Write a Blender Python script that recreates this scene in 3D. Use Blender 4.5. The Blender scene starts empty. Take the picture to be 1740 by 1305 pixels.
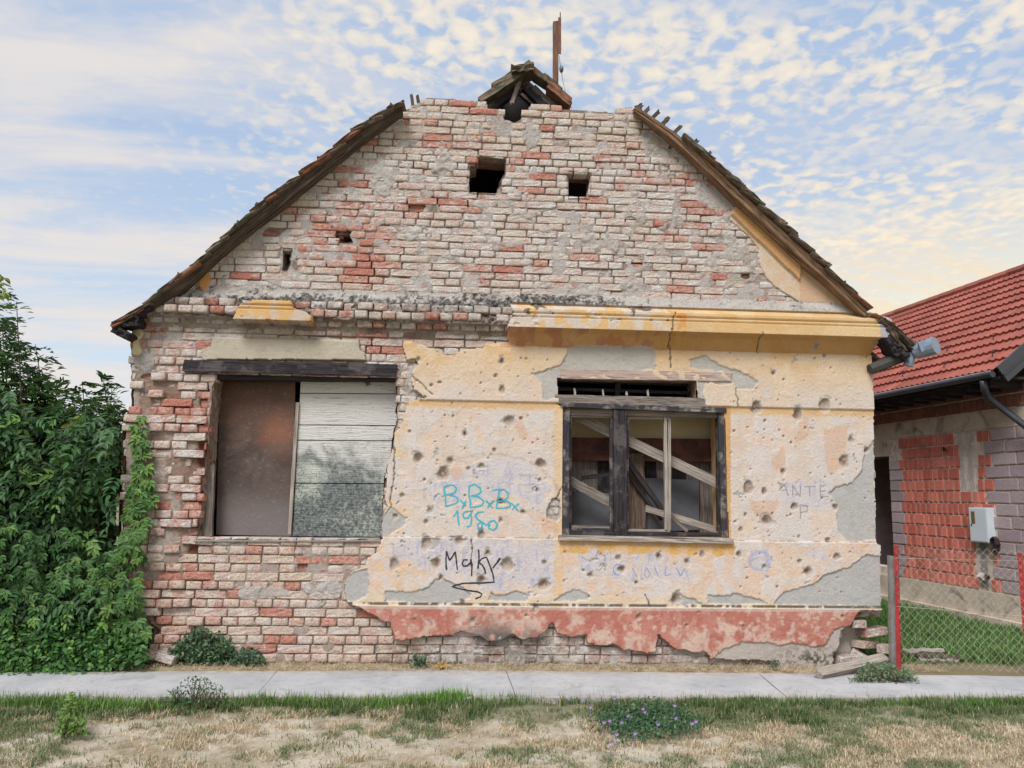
import bpy, math, random
import numpy as np
from mathutils import Vector, Matrix

S = bpy.context.scene
COL = S.collection
RNG = np.random.RandomState(7)
random.seed(7)

# ------------------------------------------------------------------ camera
FPX = 1310.0
PIT, YAW, ROL = [math.radians(a) for a in (8.17, 3.39, 0.91)]
CAM = np.array([0.0, -7.1, 1.48])
fwd = np.array([math.sin(YAW)*math.cos(PIT), math.cos(YAW)*math.cos(PIT), math.sin(PIT)])
_R0 = np.array([math.cos(YAW), -math.sin(YAW), 0.0]); _U0 = np.cross(_R0, fwd)
RT = math.cos(ROL)*_R0 + math.sin(ROL)*_U0
UP = -math.sin(ROL)*_R0 + math.cos(ROL)*_U0
cd = bpy.data.cameras.new("camera"); cam = bpy.data.objects.new("camera", cd); COL.objects.link(cam)
cd.sensor_width = 36.0; cd.lens = FPX/1740.0*36.0; cd.clip_end = 2000.0; cd.clip_start = 0.05
mw = Matrix([[RT[0], UP[0], -fwd[0], CAM[0]], [RT[1], UP[1], -fwd[1], CAM[1]], [RT[2], UP[2], -fwd[2], CAM[2]], [0, 0, 0, 1]])
cam.matrix_world = mw
S.camera = cam

# ------------------------------------------------------------------ light + exposure
S.view_settings.view_transform = 'Standard'
S.view_settings.look = 'None'
S.view_settings.gamma = 1.0
S.view_settings.use_curve_mapping = False
S.view_settings.exposure = 1.2
SUN_EL, SUN_AZ = math.radians(50), math.radians(-26)      # azimuth: from the street side (-y), positive towards +x
sd = bpy.data.lights.new("sun", 'SUN'); sun = bpy.data.objects.new("sun", sd); COL.objects.link(sun)
sd.energy = 1.5; sd.angle = math.radians(24); sd.color = (1.0, 0.98, 0.955)
sv = Vector((math.sin(SUN_AZ)*math.cos(SUN_EL), -math.cos(SUN_AZ)*math.cos(SUN_EL), math.sin(SUN_EL)))
sun.rotation_euler = sv.to_track_quat('Z', 'Y').to_euler()

class NT:
    """tiny helper round a node tree"""
    def __init__(s, tree):
        s.t = tree; tree.nodes.clear()
    def n(s, typ, props=None, **ins):
        nd = s.t.nodes.new(typ)
        for k, v in (props or {}).items(): setattr(nd, k, v)
        for k, v in ins.items():
            key = int(k[1:]) if k[0] == '_' and k[1:].isdigit() else k.replace('_', ' ')
            sock = nd.inputs[key]
            if isinstance(v, bpy.types.NodeSocket): s.t.links.new(v, sock)
            else: sock.default_value = v
        return nd
    def math(s, op, a, b=0.0, clamp=False):
        return s.n('ShaderNodeMath', {'operation': op, 'use_clamp': clamp}, _0=a, _1=b).outputs[0]
    def mix(s, f, a, b, blend='MIX'):
        nd = s.t.nodes.new('ShaderNodeMix'); nd.data_type = 'RGBA'; nd.blend_type = blend
        for k, v in ((0, f), (6, a), (7, b)):
            if isinstance(v, bpy.types.NodeSocket): s.t.links.new(v, nd.inputs[k])
            else: nd.inputs[k].default_value = v if not isinstance(v, tuple) or len(v) == 4 else (*v, 1)
        return nd.outputs[2]
    def noise(s, vec, scale, detail=4, rough=.55, dist=0.0):
        return s.n('ShaderNodeTexNoise', None, Vector=vec, Scale=scale, Detail=detail, Roughness=rough, Distortion=dist).outputs[0]
    def ramp(s, v, a, b, lo=0.0, hi=1.0):
        nd = s.n('ShaderNodeMapRange', {'interpolation_type': 'SMOOTHSTEP'}, Value=v)
        nd.inputs[1].default_value = a; nd.inputs[2].default_value = b; nd.inputs[3].default_value = lo; nd.inputs[4].default_value = hi
        return nd.outputs[0]
    def scale(s, vec, x, y, z):
        return s.n('ShaderNodeMapping', None, Vector=vec, Scale=(x, y, z)).outputs[0]

def lin(r, g, b, k=1.0):
    f = lambda c: ((c/255.0+.055)/1.055)**2.4 if c > 10 else c/255.0/12.92
    return (f(r)*k, f(g)*k, f(b)*k)

# sky: Nishita with a thin high veil and altocumulus puffs projected on a flat cloud layer
W = bpy.data.worlds.new("World"); S.world = W; W.use_nodes = True
t = NT(W.node_tree)
SKYK = 0.44
tc = t.n('ShaderNodeTexCoord').outputs['Generated']
sky = t.n('ShaderNodeTexSky', {'sky_type': 'NISHITA', 'sun_disc': False, 'sun_elevation': SUN_EL, 'sun_rotation': math.pi - SUN_AZ, 'air_density': 1.0, 'dust_density': 2.0})
nish = t.n('ShaderNodeVectorMath', {'operation': 'SCALE'}, _0=sky.outputs[0]); nish.inputs['Scale'].default_value = 0.09
sep = t.n('ShaderNodeSeparateXYZ', None, Vector=tc)
dx, dy, dz = sep.outputs
zc = t.math('MAXIMUM', dz, 0.0)
den = t.math('ADD', zc, 0.13)
px_, py_ = t.math('DIVIDE', dx, den), t.math('DIVIDE', dy, den)
pv = t.n('ShaderNodeCombineXYZ', None, X=px_, Y=py_).outputs[0]
rot = t.n('ShaderNodeMapping', None, Vector=pv, Rotation=(0, 0, math.radians(-28)), Scale=(0.55, 1.25, 1)).outputs[0]
# gradient of the open sky (veiled blue above, pale at the horizon, warmer towards +x)
blue = tuple(c*SKYK for c in lin(176, 198, 228)); pale = tuple(c*SKYK for c in lin(216, 230, 241)); warm = tuple(c*SKYK*1.08 for c in lin(255, 242, 202))
side = t.ramp(t.math('SUBTRACT', dx, t.math('MULTIPLY', dy, 0.0)), -0.12, 0.45)
hz = t.ramp(zc, 0.02, 0.46, 1.0, 0.0)
base = t.mix(hz, blue, pale)
base = t.mix(t.math('MULTIPLY', t.math('MULTIPLY', side, t.ramp(zc, 0.14, 0.40, 1.0, 0.0)), 0.95), base, warm)
base = t.mix(0.9, nish.outputs[0], base)
# soft veil, stronger to the left
veil = t.noise(t.scale(rot, 1.0, 1.6, 1.0), 2.1, 6, .55, .4)
lf = t.ramp(dx, 0.05, -0.3, 0.2, 1.0)
veilm = t.math('MULTIPLY', t.ramp(veil, 0.32, 0.62), t.math('MULTIPLY', lf, 0.85))
cream = tuple(c*SKYK for c in lin(236, 228, 222)); puff = tuple(c*SKYK*1.02 for c in lin(255, 240, 214)); shade = tuple(c*SKYK for c in lin(205, 208, 216))
out = t.mix(veilm, base, cream)
# puffs
pn = t.noise(pv, 25, 5, .5, .35)
pn2 = t.n('ShaderNodeTexVoronoi', {'feature': 'SMOOTH_F1'}, Vector=t.n('ShaderNodeVectorMath', {'operation': 'ADD'}, _0=pv, _1=t.n('ShaderNodeVectorMath', {'operation': 'SCALE'}, _0=t.n('ShaderNodeTexNoise', None, Vector=pv, Scale=9.0).outputs[1], Scale=0.09).outputs[0]).outputs[0], Scale=29.0).outputs[0]
big = t.noise(rot, 2.2, 3, .5, .2)
rt = t.ramp(dx, -0.30, 0.22, -0.05, 0.08)
thr = t.math('ADD', t.math('ADD', t.math('MULTIPLY', big, 0.55), rt), t.math('MULTIPLY', pn, 0.9))
thr = t.math('SUBTRACT', thr, t.math('MULTIPLY', pn2, 0.42))
pm = t.ramp(thr, 0.47, 0.68)
fade = t.math('MULTIPLY', t.ramp(zc, 0.12, 0.26), t.ramp(dx, -0.42, -0.05, 0.25, 1.0))
pm = t.math('MULTIPLY', pm, t.math('MULTIPLY', fade, t.ramp(t.noise(rot, 3.4, 3, .5, .3), .36, .56, .35, 1.0)))
pc = t.mix(t.ramp(thr, 0.58, 0.9), shade, puff)
pc = t.mix(0.5, pc, puff)
out = t.mix(t.math('MULTIPLY', pm, 0.8), out, pc)
# low streaky bank on the right
st = t.noise(t.scale(rot, 0.6, 3.0, 1.0), 3.0, 6, .6, .3)
stm = t.math('MULTIPLY', t.math('MULTIPLY', t.ramp(st, 0.42, 0.62), side), t.ramp(zc, 0.36, 0.2))
out = t.mix(t.math('MULTIPLY', stm, 0.6), out, tuple(c*SKYK for c in lin(255, 226, 184)))
bg = t.n('ShaderNodeBackground', None, Color=out, Strength=1.0)
t.n('ShaderNodeOutputWorld', None, Surface=bg.outputs[0])

# ------------------------------------------------------------------ helpers
def ray(u, v): return fwd*FPX + RT*(u-870.0) - UP*(v-652.5)
def pl(u, v, o, n):
    d = ray(u, v); o = np.array(o, float); n = np.array(n, float)
    return CAM + d*(np.dot(o-CAM, n)/np.dot(d, n))
def F(u, v, off=0.0): return pl(u, v, (0, -off, 0), (0, 1, 0))      # point of the facade plane (off = outwards)
def G(u, v, z=0.0): return pl(u, v, (0, 0, z), (0, 0, 1))
def proj(P):
    q = np.asarray(P, float)-CAM; w = q@fwd
    return 870+FPX*(q@RT)/w, 652.5-FPX*(q@UP)/w

def hashgrid(seed): return np.random.RandomState(seed).rand(256, 256)
_hg = {}
def vn(x, y, seed=0):
    if seed not in _hg: _hg[seed] = hashgrid(seed)
    g = _hg[seed]
    xi = np.floor(x).astype(int); yi = np.floor(y).astype(int); fx = x-xi; fy = y-yi
    fx = fx*fx*(3-2*fx); fy = fy*fy*(3-2*fy)
    a = g[xi & 255, yi & 255]; b = g[(xi+1) & 255, yi & 255]; c = g[xi & 255, (yi+1) & 255]; d = g[(xi+1) & 255, (yi+1) & 255]
    return (a*(1-fx)+b*fx)*(1-fy)+(c*(1-fx)+d*fx)*fy
def fbm(x, y, sc, octv=4, seed=0, gain=.5):
    x = np.asarray(x, float)*sc; y = np.asarray(y, float)*sc; s = 0; a = 1; tot = 0
    for k in range(octv):
        s = s+a*vn(x+17.3*k, y+9.1*k, seed+k); tot += a; a *= gain; x = x*2.03; y = y*2.03
    return s/tot
def sm(v, a, b):
    t_ = np.clip((v-a)/(b-a), 0, 1); return t_*t_*(3-2*t_)
def inpoly(x, y, poly):
    x = np.asarray(x); y = np.asarray(y); r = np.zeros(x.shape, bool); n = len(poly); j = n-1
    for i in range(n):
        xi, yi = poly[i]; xj, yj = poly[j]
        if yi != yj:
            c = ((yi > y) != (yj > y)) & (x < (xj-xi)*(y-yi)/(yj-yi)+xi); r ^= c
        j = i
    return r
def segdist(x, y, pts):
    d = np.full(np.shape(x), 1e9)
    for (x0, y0), (x1, y1) in zip(pts[:-1], pts[1:]):
        L = (x1-x0)**2+(y1-y0)**2+1e-9
        tt = np.clip(((x-x0)*(x1-x0)+(y-y0)*(y1-y0))/L, 0, 1)
        d = np.minimum(d, np.hypot(x-x0-tt*(x1-x0), y-y0-tt*(y1-y0)))
    return d

WM = {}
def link(o, parent=None, mat=None):
    COL.objects.link(o)
    if mat is not None: o.matrix_basis = mat
    WM[o.name] = mat.copy() if mat is not None else Matrix.Identity(4)
    if parent is not None:
        o.parent = parent; o.matrix_parent_inverse = WM[parent.name].inverted()
    return o
def empty(name, loc, label, cat, group=None):
    o = bpy.data.objects.new(name, None); o.empty_display_size = .1
    link(o, None, Matrix.Translation(Vector(loc)))
    return tag(o, label, cat, group)
def tag(o, label=None, cat=None, group=None, kind=None):
    if label: o['label'] = label
    if cat: o['category'] = cat
    if group: o['group'] = group
    if kind: o['kind'] = kind
    return o
def mesh_np(name, V, Fc, mat=None, attr=None, smooth=False):
    """V (n,3); Fc (m,k) equal-size faces, or list of such arrays"""
    me = bpy.data.meshes.new(name)
    V = np.asarray(V, np.float32)
    Fs = Fc if isinstance(Fc, list) else [Fc]
    Fs = [np.asarray(f, np.int32) for f in Fs if len(f)]
    me.vertices.add(len(V)); me.vertices.foreach_set('co', V.ravel())
    nl = sum(f.size for f in Fs); nf = sum(len(f) for f in Fs)
    me.loops.add(nl); me.loops.foreach_set('vertex_index', np.concatenate([f.ravel() for f in Fs]))
    me.polygons.add(nf)
    tot = np.concatenate([np.full(len(f), f.shape[1], np.int32) for f in Fs])
    st_ = np.concatenate([[0], np.cumsum(tot)[:-1]]).astype(np.int32)
    me.polygons.foreach_set('loop_start', st_)
    if smooth: me.polygons.foreach_set('use_smooth', np.ones(nf, bool))
    me.update(calc_edges=True); me.validate()
    if attr is not None:
        for k, a in attr.items():
            at = me.color_attributes.new(k, 'FLOAT_COLOR', 'POINT')
            a4 = np.ones((len(V), 4), np.float32); a4[:, :a.shape[1]] = a
            at.data.foreach_set('color', a4.ravel())
    if mat: me.materials.append(mat)
    return me
def obj_np(name, V, Fc, mat=None, parent=None, attr=None, smooth=False, basis=None):
    me = mesh_np(name, V, Fc, mat, attr, smooth)
    return link(bpy.data.objects.new(name, me), parent, basis)

class MB:
    """mesh builder with mixed faces"""
    def __init__(s): s.v = []; s.f = []
    def add(s, vs, fs):
        b = len(s.v); s.v += [tuple(map(float, q)) for q in vs]; s.f += [tuple(b+i for i in f) for f in fs]; return s
    def box(s, x0, x1, y0, y1, z0, z1):
        return s.add([(x0, y0, z0), (x1, y0, z0), (x1, y1, z0), (x0, y1, z0), (x0, y0, z1), (x1, y0, z1), (x1, y1, z1), (x0, y1, z1)],
                     [(0, 3, 2, 1), (4, 5, 6, 7), (0, 1, 5, 4), (1, 2, 6, 5), (2, 3, 7, 6), (3, 0, 4, 7)])
    def quadbox(s, q, n, th):
        """slab from 4 corner points q, thickened by th along n"""
        q = [np.array(p, float) for p in q]; n = np.array(n, float)*th
        v = q+[p+n for p in q]
        return s.add(v, [(0, 1, 2, 3), (7, 6, 5, 4), (0, 4, 5, 1), (1, 5, 6, 2), (2, 6, 7, 3), (3, 7, 4, 0)])
    def tube(s, pts, r, k=6, cap=True):
        pts = [np.array(p, float) for p in pts]; n = len(pts); rr = r if hasattr(r, '__len__') else [r]*n
        rings = []
        for i, p in enumerate(pts):
            d = pts[min(i+1, n-1)]-pts[max(i-1, 0)]; d = d/(np.linalg.norm(d)+1e-9)
            a = np.cross(d, (0, 0, 1) if abs(d[2]) < .9 else (1, 0, 0)); a /= np.linalg.norm(a); b = np.cross(d, a)
            rings.append([p+rr[i]*(math.cos(2*math.pi*j/k)*a+math.sin(2*math.pi*j/k)*b) for j in range(k)])
        vs = [q for rg in rings for q in rg]; fs = []
        for i in range(n-1):
            for j in range(k):
                fs.append((i*k+j, i*k+(j+1) % k, (i+1)*k+(j+1) % k, (i+1)*k+j))
        if cap: fs += [tuple(range(k))[::-1], tuple((n-1)*k+j for j in range(k))]
        return s.add(vs, fs)
    def build(s, name, mat=None, parent=None, smooth=False, basis=None, bevel=0):
        me = bpy.data.meshes.new(name); me.from_pydata(s.v, [], s.f); me.update()
        import bmesh
        bm = bmesh.new(); bm.from_mesh(me); bmesh.ops.recalc_face_normals(bm, faces=bm.faces)
        if bevel: bmesh.ops.bevel(bm, geom=list(bm.edges), offset=bevel, segments=1, affect='EDGES')
        bm.to_mesh(me); bm.free()
        if smooth: me.polygons.foreach_set('use_smooth', [True]*len(me.polygons))
        if mat: me.materials.append(mat)
        return link(bpy.data.objects.new(name, me), parent, basis)

def plank(name, p0, p1, w, th, mat, parent=None, n=(0, -1, 0), rough=.15, seg=10, seed=0, taper=0, path=None):
    """worn timber from p0 to p1; w across, th along n; built on its own local X axis so that the grain follows it"""
    p0 = np.array(p0, float); p1 = np.array(p1, float); L = np.linalg.norm(p1-p0)
    if path is not None:
        pth = np.array(path, float); p0, p1 = pth[0], pth[-1]; L = np.linalg.norm(p1-p0)
    X = (p1-p0)/L; N = np.array(n, float); N = N-X*np.dot(N, X); N /= np.linalg.norm(N); Y = np.cross(N, X)
    rs = np.random.RandomState(seed+int(L*1000) % 997)
    vs = []; fs = []
    prof = [(-.5, -.5), (-.17, -.5), (.17, -.5), (.5, -.5), (.5, .5), (.17, .5), (-.17, .5), (-.5, .5)]
    k = len(prof)
    for i in range(seg+1):
        x = L*i/seg; oy = 0.0
        if path is not None: oy = float(np.interp(x, (pth-p0)@X, (pth-p0)@Y))
        wj = w*(1+(rs.rand()-.5)*rough*.6)*(1-taper*i/seg)
        for j, (a, b) in enumerate(prof):
            e = rs.rand()*rough*th*.5
            xx = x+((rs.rand()-.5)*w*.35*rough*4 if i in (0, seg) else 0)
            vs.append((xx, oy+a*wj+(rs.rand()-.5)*rough*w*.10, b*th-(e if b > 0 else -e)))
    for i in range(seg):
        for j in range(k): fs.append((i*k+j, i*k+(j+1) % k, (i+1)*k+(j+1) % k, (i+1)*k+j))
    fs += [tuple(range(k))[::-1], tuple(seg*k+j for j in range(k))]
    B = Matrix([[X[0], Y[0], N[0], p0[0]], [X[1], Y[1], N[1], p0[1]], [X[2], Y[2], N[2], p0[2]], [0, 0, 0, 1]])
    mb = MB(); mb.add(vs, fs)
    return mb.build(name, mat, parent, basis=B)

# ------------------------------------------------------------------ materials
def newmat(name):
    m = bpy.data.materials.new(name); m.use_nodes = True
    return m, NT(m.node_tree)
def finish(t, color, rough=.85, bump=None, dist=.01, metal=0.0, spec=.25, trans=None):
    p = t.n('ShaderNodeBsdfPrincipled', None, Roughness=rough, Metallic=metal)
    if isinstance(color, bpy.types.NodeSocket): t.t.links.new(color, p.inputs['Base Color'])
    else: p.inputs['Base Color'].default_value = (*color[:3], 1)
    p.inputs['Specular IOR Level'].default_value = spec
    if bump is not None:
        b = t.n('ShaderNodeBump', None, Height=bump, Strength=1.0, Distance=dist)
        t.t.links.new(b.outputs[0], p.inputs['Normal'])
    sh = p.outputs[0]
    if trans is not None:
        tr = t.n('ShaderNodeBsdfTranslucent'); 
        if isinstance(color, bpy.types.NodeSocket): t.t.links.new(color, tr.inputs[0])
        sh = t.n('ShaderNodeMixShader', None, _0=trans, _1=p.outputs[0], _2=tr.outputs[0]).outputs[0]
    t.n('ShaderNodeOutputMaterial', None, Surface=sh)
def geo(t): return t.n('ShaderNodeNewGeometry').outputs['Position']
def obco(t): return t.n('ShaderNodeTexCoord').outputs['Object']

def mat_paint(name, amp=.22, bump=.004):
    m, t = newmat(name); p = geo(t)
    a = t.n('ShaderNodeAttribute', {'attribute_name': 'paint'}).outputs['Color']
    n1 = t.noise(p, 45, 6, .65); n2 = t.noise(p, 260, 3, .6); n3 = t.noise(p, 9, 5, .6, .6)
    v = t.math('ADD', t.math('MULTIPLY', n1, .5), t.math('ADD', t.math('MULTIPLY', n2, .2), t.math('MULTIPLY', n3, .3)))
    k = t.n('ShaderNodeMapRange', None, Value=v); k.inputs[1].default_value = .3; k.inputs[2].default_value = .7
    k.inputs[3].default_value = 1-amp; k.inputs[4].default_value = 1+amp
    c = t.n('ShaderNodeVectorMath', {'operation': 'SCALE'}, _0=a, Scale=k.outputs[0]).outputs[0]
    speck = t.ramp(t.noise(p, 120, 3, .6), .66, .72)
    c = t.mix(t.math('MULTIPLY', speck, .35), c, (.12, .10, .09))
    h = t.math('ADD', t.math('MULTIPLY', n1, .8), t.math('MULTIPLY', n2, .3))
    finish(t, c, .92, h, bump, spec=.15); return m
PLASTER = mat_paint('plaster_paint', .15, .010)
MORTAR = mat_paint('mortar_paint', .3, .02)

def mat_brick(name, use_obj):
    m, t = newmat(name); p = geo(t)
    if use_obj: a = t.n('ShaderNodeObjectInfo').outputs['Color']; al = t.n('ShaderNodeObjectInfo').outputs['Alpha']
    else:
        an = t.n('ShaderNodeAttribute', {'attribute_name': 'bcol'}); a = an.outputs['Color']; al = an.outputs['Alpha']
    s = t.n('ShaderNodeSeparateColor', None, Color=a); red, tone, tan = s.outputs[:3]
    raw = t.mix(tone, lin(184, 116, 101), lin(204, 154, 137))
    raw = t.mix(t.ramp(t.noise(p, 30, 4, .6), .45, .7), raw, lin(158, 96, 84))
    wash = t.mix(tan, lin(208, 203, 200), lin(204, 187, 168))
    wash = t.mix(t.ramp(t.noise(p, 7, 4, .6), .4, .7), wash, lin(196, 172, 160))
    n = t.noise(p, 13, 7, .72, .7)
    thr = t.math('SUBTRACT', t.math('ADD', n, t.math('MULTIPLY', t.math('SUBTRACT', red, .5), .62)), .5)
    mk = t.math('MULTIPLY', t.ramp(thr, -.13, .13), .92)
    c = t.mix(mk, wash, raw)
    fine = t.noise(p, 90, 5, .7)
    c = t.mix(1.0, c, t.n('ShaderNodeCombineColor', None, Red=t.ramp(fine, .25, .75, .66, 1.28), Green=t.ramp(fine, .25, .75, .66, 1.28), Blue=t.ramp(fine, .25, .75, .66, 1.28)).outputs[0], 'MULTIPLY')
    c = t.mix(t.math('MULTIPLY', t.ramp(t.noise(p, 21, 5, .7), .60, .70), .5), c, lin(110, 88, 76))
    c = t.mix(t.math('MULTIPLY', t.math('SUBTRACT', 1.0, al), t.ramp(t.noise(p, 14, 4, .6), .3, .6)), c, lin(70, 64, 60))
    h = t.math('ADD', t.math('MULTIPLY', t.noise(p, 38, 5, .65), 1.0), t.math('MULTIPLY', fine, .35))
    finish(t, c, .93, h, .02, spec=.12); return m
BRICK = mat_brick('brick_object', True); BRICKS = mat_brick('brick_mass', False)

def mat_wood(name, c1, c2, c3=None, amt=.5, scale=1.0, bump=.006):
    m, t = newmat(name); p = obco(t)
    g = t.noise(t.scale(p, 2.2, 46, 46), 1.6*scale, 6, .65, .4)
    g2 = t.noise(t.scale(p, 5, 160, 160), 1.0*scale, 3, .6)
    c = t.mix(t.ramp(g, .32, .68), c1, c2)
    c = t.mix(t.ramp(g2, .55, .72), c, tuple(x*.35 for x in c2))
    if c3: c = t.mix(t.math('MULTIPLY', t.ramp(t.noise(p, 5.5, 5, .65), .5-amt*.3, .62-amt*.3), .9), c, c3)
    finish(t, c, .85, t.math('ADD', g, t.math('MULTIPLY', g2, .5)), bump, spec=.2); return m
WOODG = mat_wood('wood_grey', lin(150, 140, 132), lin(98, 90, 86))
WOODL = mat_wood('wood_pale', lin(178, 168, 158), lin(128, 118, 110))
WOODB = mat_wood('wood_black', lin(66, 61, 64), lin(34, 31, 34), lin(88, 82, 82), .05)
WOODF = mat_wood('wood_frame', lin(150, 142, 134), lin(92, 86, 86), lin(48, 46, 54), .35)
WOODR = mat_wood('wood_roof', lin(112, 98, 86), lin(58, 50, 46))
WOODC = mat_wood('wood_char', lin(66, 60, 62), lin(38, 34, 38))

def mat_plain(name, c, rough=.7, var=.2, sc=12, bump=.002, metal=0.0, c2=None, lo=.5, hi=.65, spec=.3):
    m, t = newmat(name); p = geo(t)
    n = t.noise(p, sc, 6, .6); f = t.ramp(n, .25, .75, 1-var, 1+var)
    c_ = t.n('ShaderNodeVectorMath', {'operation': 'SCALE'}, _0=(*c,), Scale=f).outputs[0]
    if c2: c_ = t.mix(t.ramp(t.noise(p, sc*.6, 6, .65, .5), lo, hi), c_, c2)
    finish(t, c_, rough, t.noise(p, sc*8, 4, .6), bump, metal, spec); return m

# ------------------------------------------------------------------ facade data (outlines traced on the facade plane)
OUT = [(222, 562), (221, 690), (212, 705), (205, 740), (208, 790), (202, 840), (205, 890), (212, 930), (216, 965), (222, 1000), (222, 1032),
       (236, 1048), (248, 1062), (262, 1072), (258, 1096), (246, 1108), (246, 1124), (300, 1131), (1330, 1140), (1412, 1140), (1418, 1105), (1426, 1085), (1440, 1064), (1454, 1040), (1494, 1040),
       (1494, 1033), (1493, 926), (1487, 922), (1487, 870), (1482, 697), (1479, 622), (1479, 598), (1492, 575), (1508, 545), (1470, 529), (1411, 474), (1348, 414), (1278, 352), (1208, 287), (1149, 234),
       (1098, 199), (1080, 183), (1062, 182), (1045, 190), (965, 184), (899, 180), (897, 187), (885, 191), (884, 201), (874, 207), (866, 203), (858, 203), (856, 186), (828, 184), (828, 172), (800, 170), (760, 165),
       (725, 165), (707, 176), (690, 184), (605, 234), (531, 295), (476, 338), (429, 376), (363, 438), (308, 487), (265, 514), (246, 540)]
PLM = [(686, 574), (708, 582), (725, 590), (745, 598), (768, 606), (776, 600), (805, 592), (822, 592), (826, 581), (862, 577), (868, 560), (1000, 560), (1500, 570), (1520, 590), (1500, 1036),
       (1458, 1036), (1454, 1049), (1442, 1063), (1425, 1072), (1425, 1100), (1413, 1108), (1408, 1142), (1330, 1142), (1312, 1124), (1275, 1121), (1205, 1118), (1195, 1108), (1180, 1108), (1149, 1102), (1130, 1090), (1115, 1077), (1112, 1105),
       (1099, 1108), (1059, 1103), (1040, 1093), (1015, 1097), (998, 1093), (994, 1077), (969, 1080), (947, 1074), (935, 1057), (925, 1071), (913, 1083), (888, 1084), (870, 1078), (850, 1088), (826, 1086), (814, 1077),
       (786, 1072), (770, 1077), (724, 1079), (702, 1083), (671, 1088), (668, 1074), (667, 1057), (648, 1053), (639, 1043), (610, 1031), (593, 1026), (586, 1006), (587, 988), (605, 969),
       (620, 963), (624, 947), (645, 938), (649, 913), (648, 880), (656, 858), (654, 839), (659, 796), (655, 777), (659, 749), (680, 727), (686, 706), (693, 684), (704, 678), (722, 675), (705, 665), (699, 653), (699, 634), (711, 622), (704, 611), (694, 614), (687, 597)]
PLHOLE = [[(938, 848), (944, 846), (951, 850), (952, 880), (946, 886), (930, 880), (928, 868)]]
PLGAB = [(1241, 363), (1253, 345), (1300, 380), (1352, 430), (1411, 480), (1460, 524), (1480, 545), (1430, 528), (1385, 524), (1360, 514), (1337, 500), (1317, 488), (1303, 474), (1292, 456), (1288, 438), (1290, 425), (1270, 400), (1241, 375)]
PLEFT = [(343, 463), (352, 456), (358, 470), (352, 492), (346, 497), (338, 484)]
PCORN = [(228, 556), (243, 560), (243, 572), (236, 580), (243, 598), (240, 604), (228, 604), (222, 598), (220, 560)]
LINT = [(363, 573), (610, 577), (613, 597), (621, 601), (622, 613), (345, 612), (345, 594), (360, 590)]
REMN = [(416, 521), (434, 519), (436, 514), (500, 516), (504, 530), (524, 536), (536, 545), (534, 556), (450, 552), (404, 552), (412, 536)]
GREY = [
    [(952, 620), (964, 593), (982, 588), (1097, 588), (1111, 592), (1113, 629), (1000, 640), (950, 678), (922, 680), (919, 653), (910, 644), (901, 636), (925, 630), (950, 623)],
    [(1170, 610), (1180, 608), (1197, 606), (1212, 616), (1258, 634), (1280, 642), (1288, 650), (1277, 662), (1252, 662), (1243, 652), (1225, 655), (1205, 648), (1196, 654), (1192, 668), (1200, 690), (1184, 690), (1184, 647), (1240, 645), (1228, 632), (1172, 628)],
    [(1484, 745), (1468, 770), (1462, 800), (1445, 820), (1420, 826), (1406, 838), (1418, 850), (1422, 880), (1424, 905), (1438, 918), (1490, 918), (1487, 860)],
    [(1496, 944), (1470, 942), (1440, 962), (1400, 975), (1380, 990), (1330, 1005), (1312, 1024), (1320, 1027), (1496, 1030)],
    [(1200, 1025), (1200, 1011), (1230, 1010), (1248, 1005), (1262, 1012), (1290, 1018), (1302, 1026)],
    [(648, 880), (662, 860), (676, 868), (690, 880), (687, 893), (672, 905), (660, 912), (648, 912)],
    [(655, 1022), (656, 1004), (700, 1003), (725, 998), (737, 985), (748, 982), (770, 990), (790, 1002), (802, 1010), (800, 1016), (770, 1024)],
    [(829, 1018), (834, 1008), (858, 1010), (876, 1004), (897, 1006), (895, 1018), (870, 1022)],
    [(935, 1020), (960, 1006), (976, 1000), (990, 1003), (1002, 1013), (998, 1018), (960, 1019)],
    [(1140, 1026), (1140, 1008), (1150, 1003), (1158, 1012), (1180, 1016), (1195, 1024), (1160, 1028)],
    [(587, 988), (606, 970), (626, 966), (630, 990), (626, 1010), (600, 1024), (590, 1020), (586, 1006)],
    [(1205, 1120), (1225, 1101), (1250, 1094), (1256, 1089), (1302, 1089), (1322, 1095), (1340, 1090), (1374, 1097), (1402, 1094), (1409, 1080), (1411, 1070), (1425, 1064), (1445, 1062), (1430, 1090), (1412, 1142), (1300, 1142)],
    [(724, 912), (750, 914), (745, 925), (734, 933), (722, 930), (716, 920)], [(765, 912), (796, 913), (786, 922), (776, 928), (768, 922)],
]
LILAC = [[(655, 925), (690, 916), (820, 916), (948, 918), (944, 952), (938, 1000), (900, 996), (870, 1004), (820, 1002), (800, 975), (745, 978), (690, 950), (652, 965)],
         [(980, 930), (1040, 932), (1042, 945), (1075, 940), (1130, 940), (1145, 962), (1175, 970), (1170, 988), (1040, 985), (985, 965)],
         [(1325, 818), (1400, 815), (1410, 845), (1400, 860), (1330, 858)],
         [(1270, 935), (1300, 932), (1310, 960), (1295, 975), (1272, 965)], [(1370, 935), (1405, 938), (1400, 950), (1375, 948)],
         [(720, 832), (760, 805), (840, 780), (905, 790), (935, 830), (915, 860), (880, 840), (740, 855)]]
ANTE = [[(1330, 825), (1450, 822), (1440, 870), (1335, 865)]]
PEACH = [[(1398, 730), (1436, 722), (1434, 780), (1420, 800), (1412, 812), (1402, 800), (1400, 770)], [(1355, 705), (1372, 710), (1368, 745), (1350, 755)], [(1308, 780), (1330, 760), (1332, 790), (1320, 800), (1308, 800)],
         [(870, 720), (890, 712), (898, 740), (885, 745)], [(760, 800), (778, 795), (790, 808), (772, 818)], [(915, 880), (945, 875), (950, 905), (925, 908)], [(1270, 850), (1320, 850), (1312, 880), (1280, 878)]]
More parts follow.
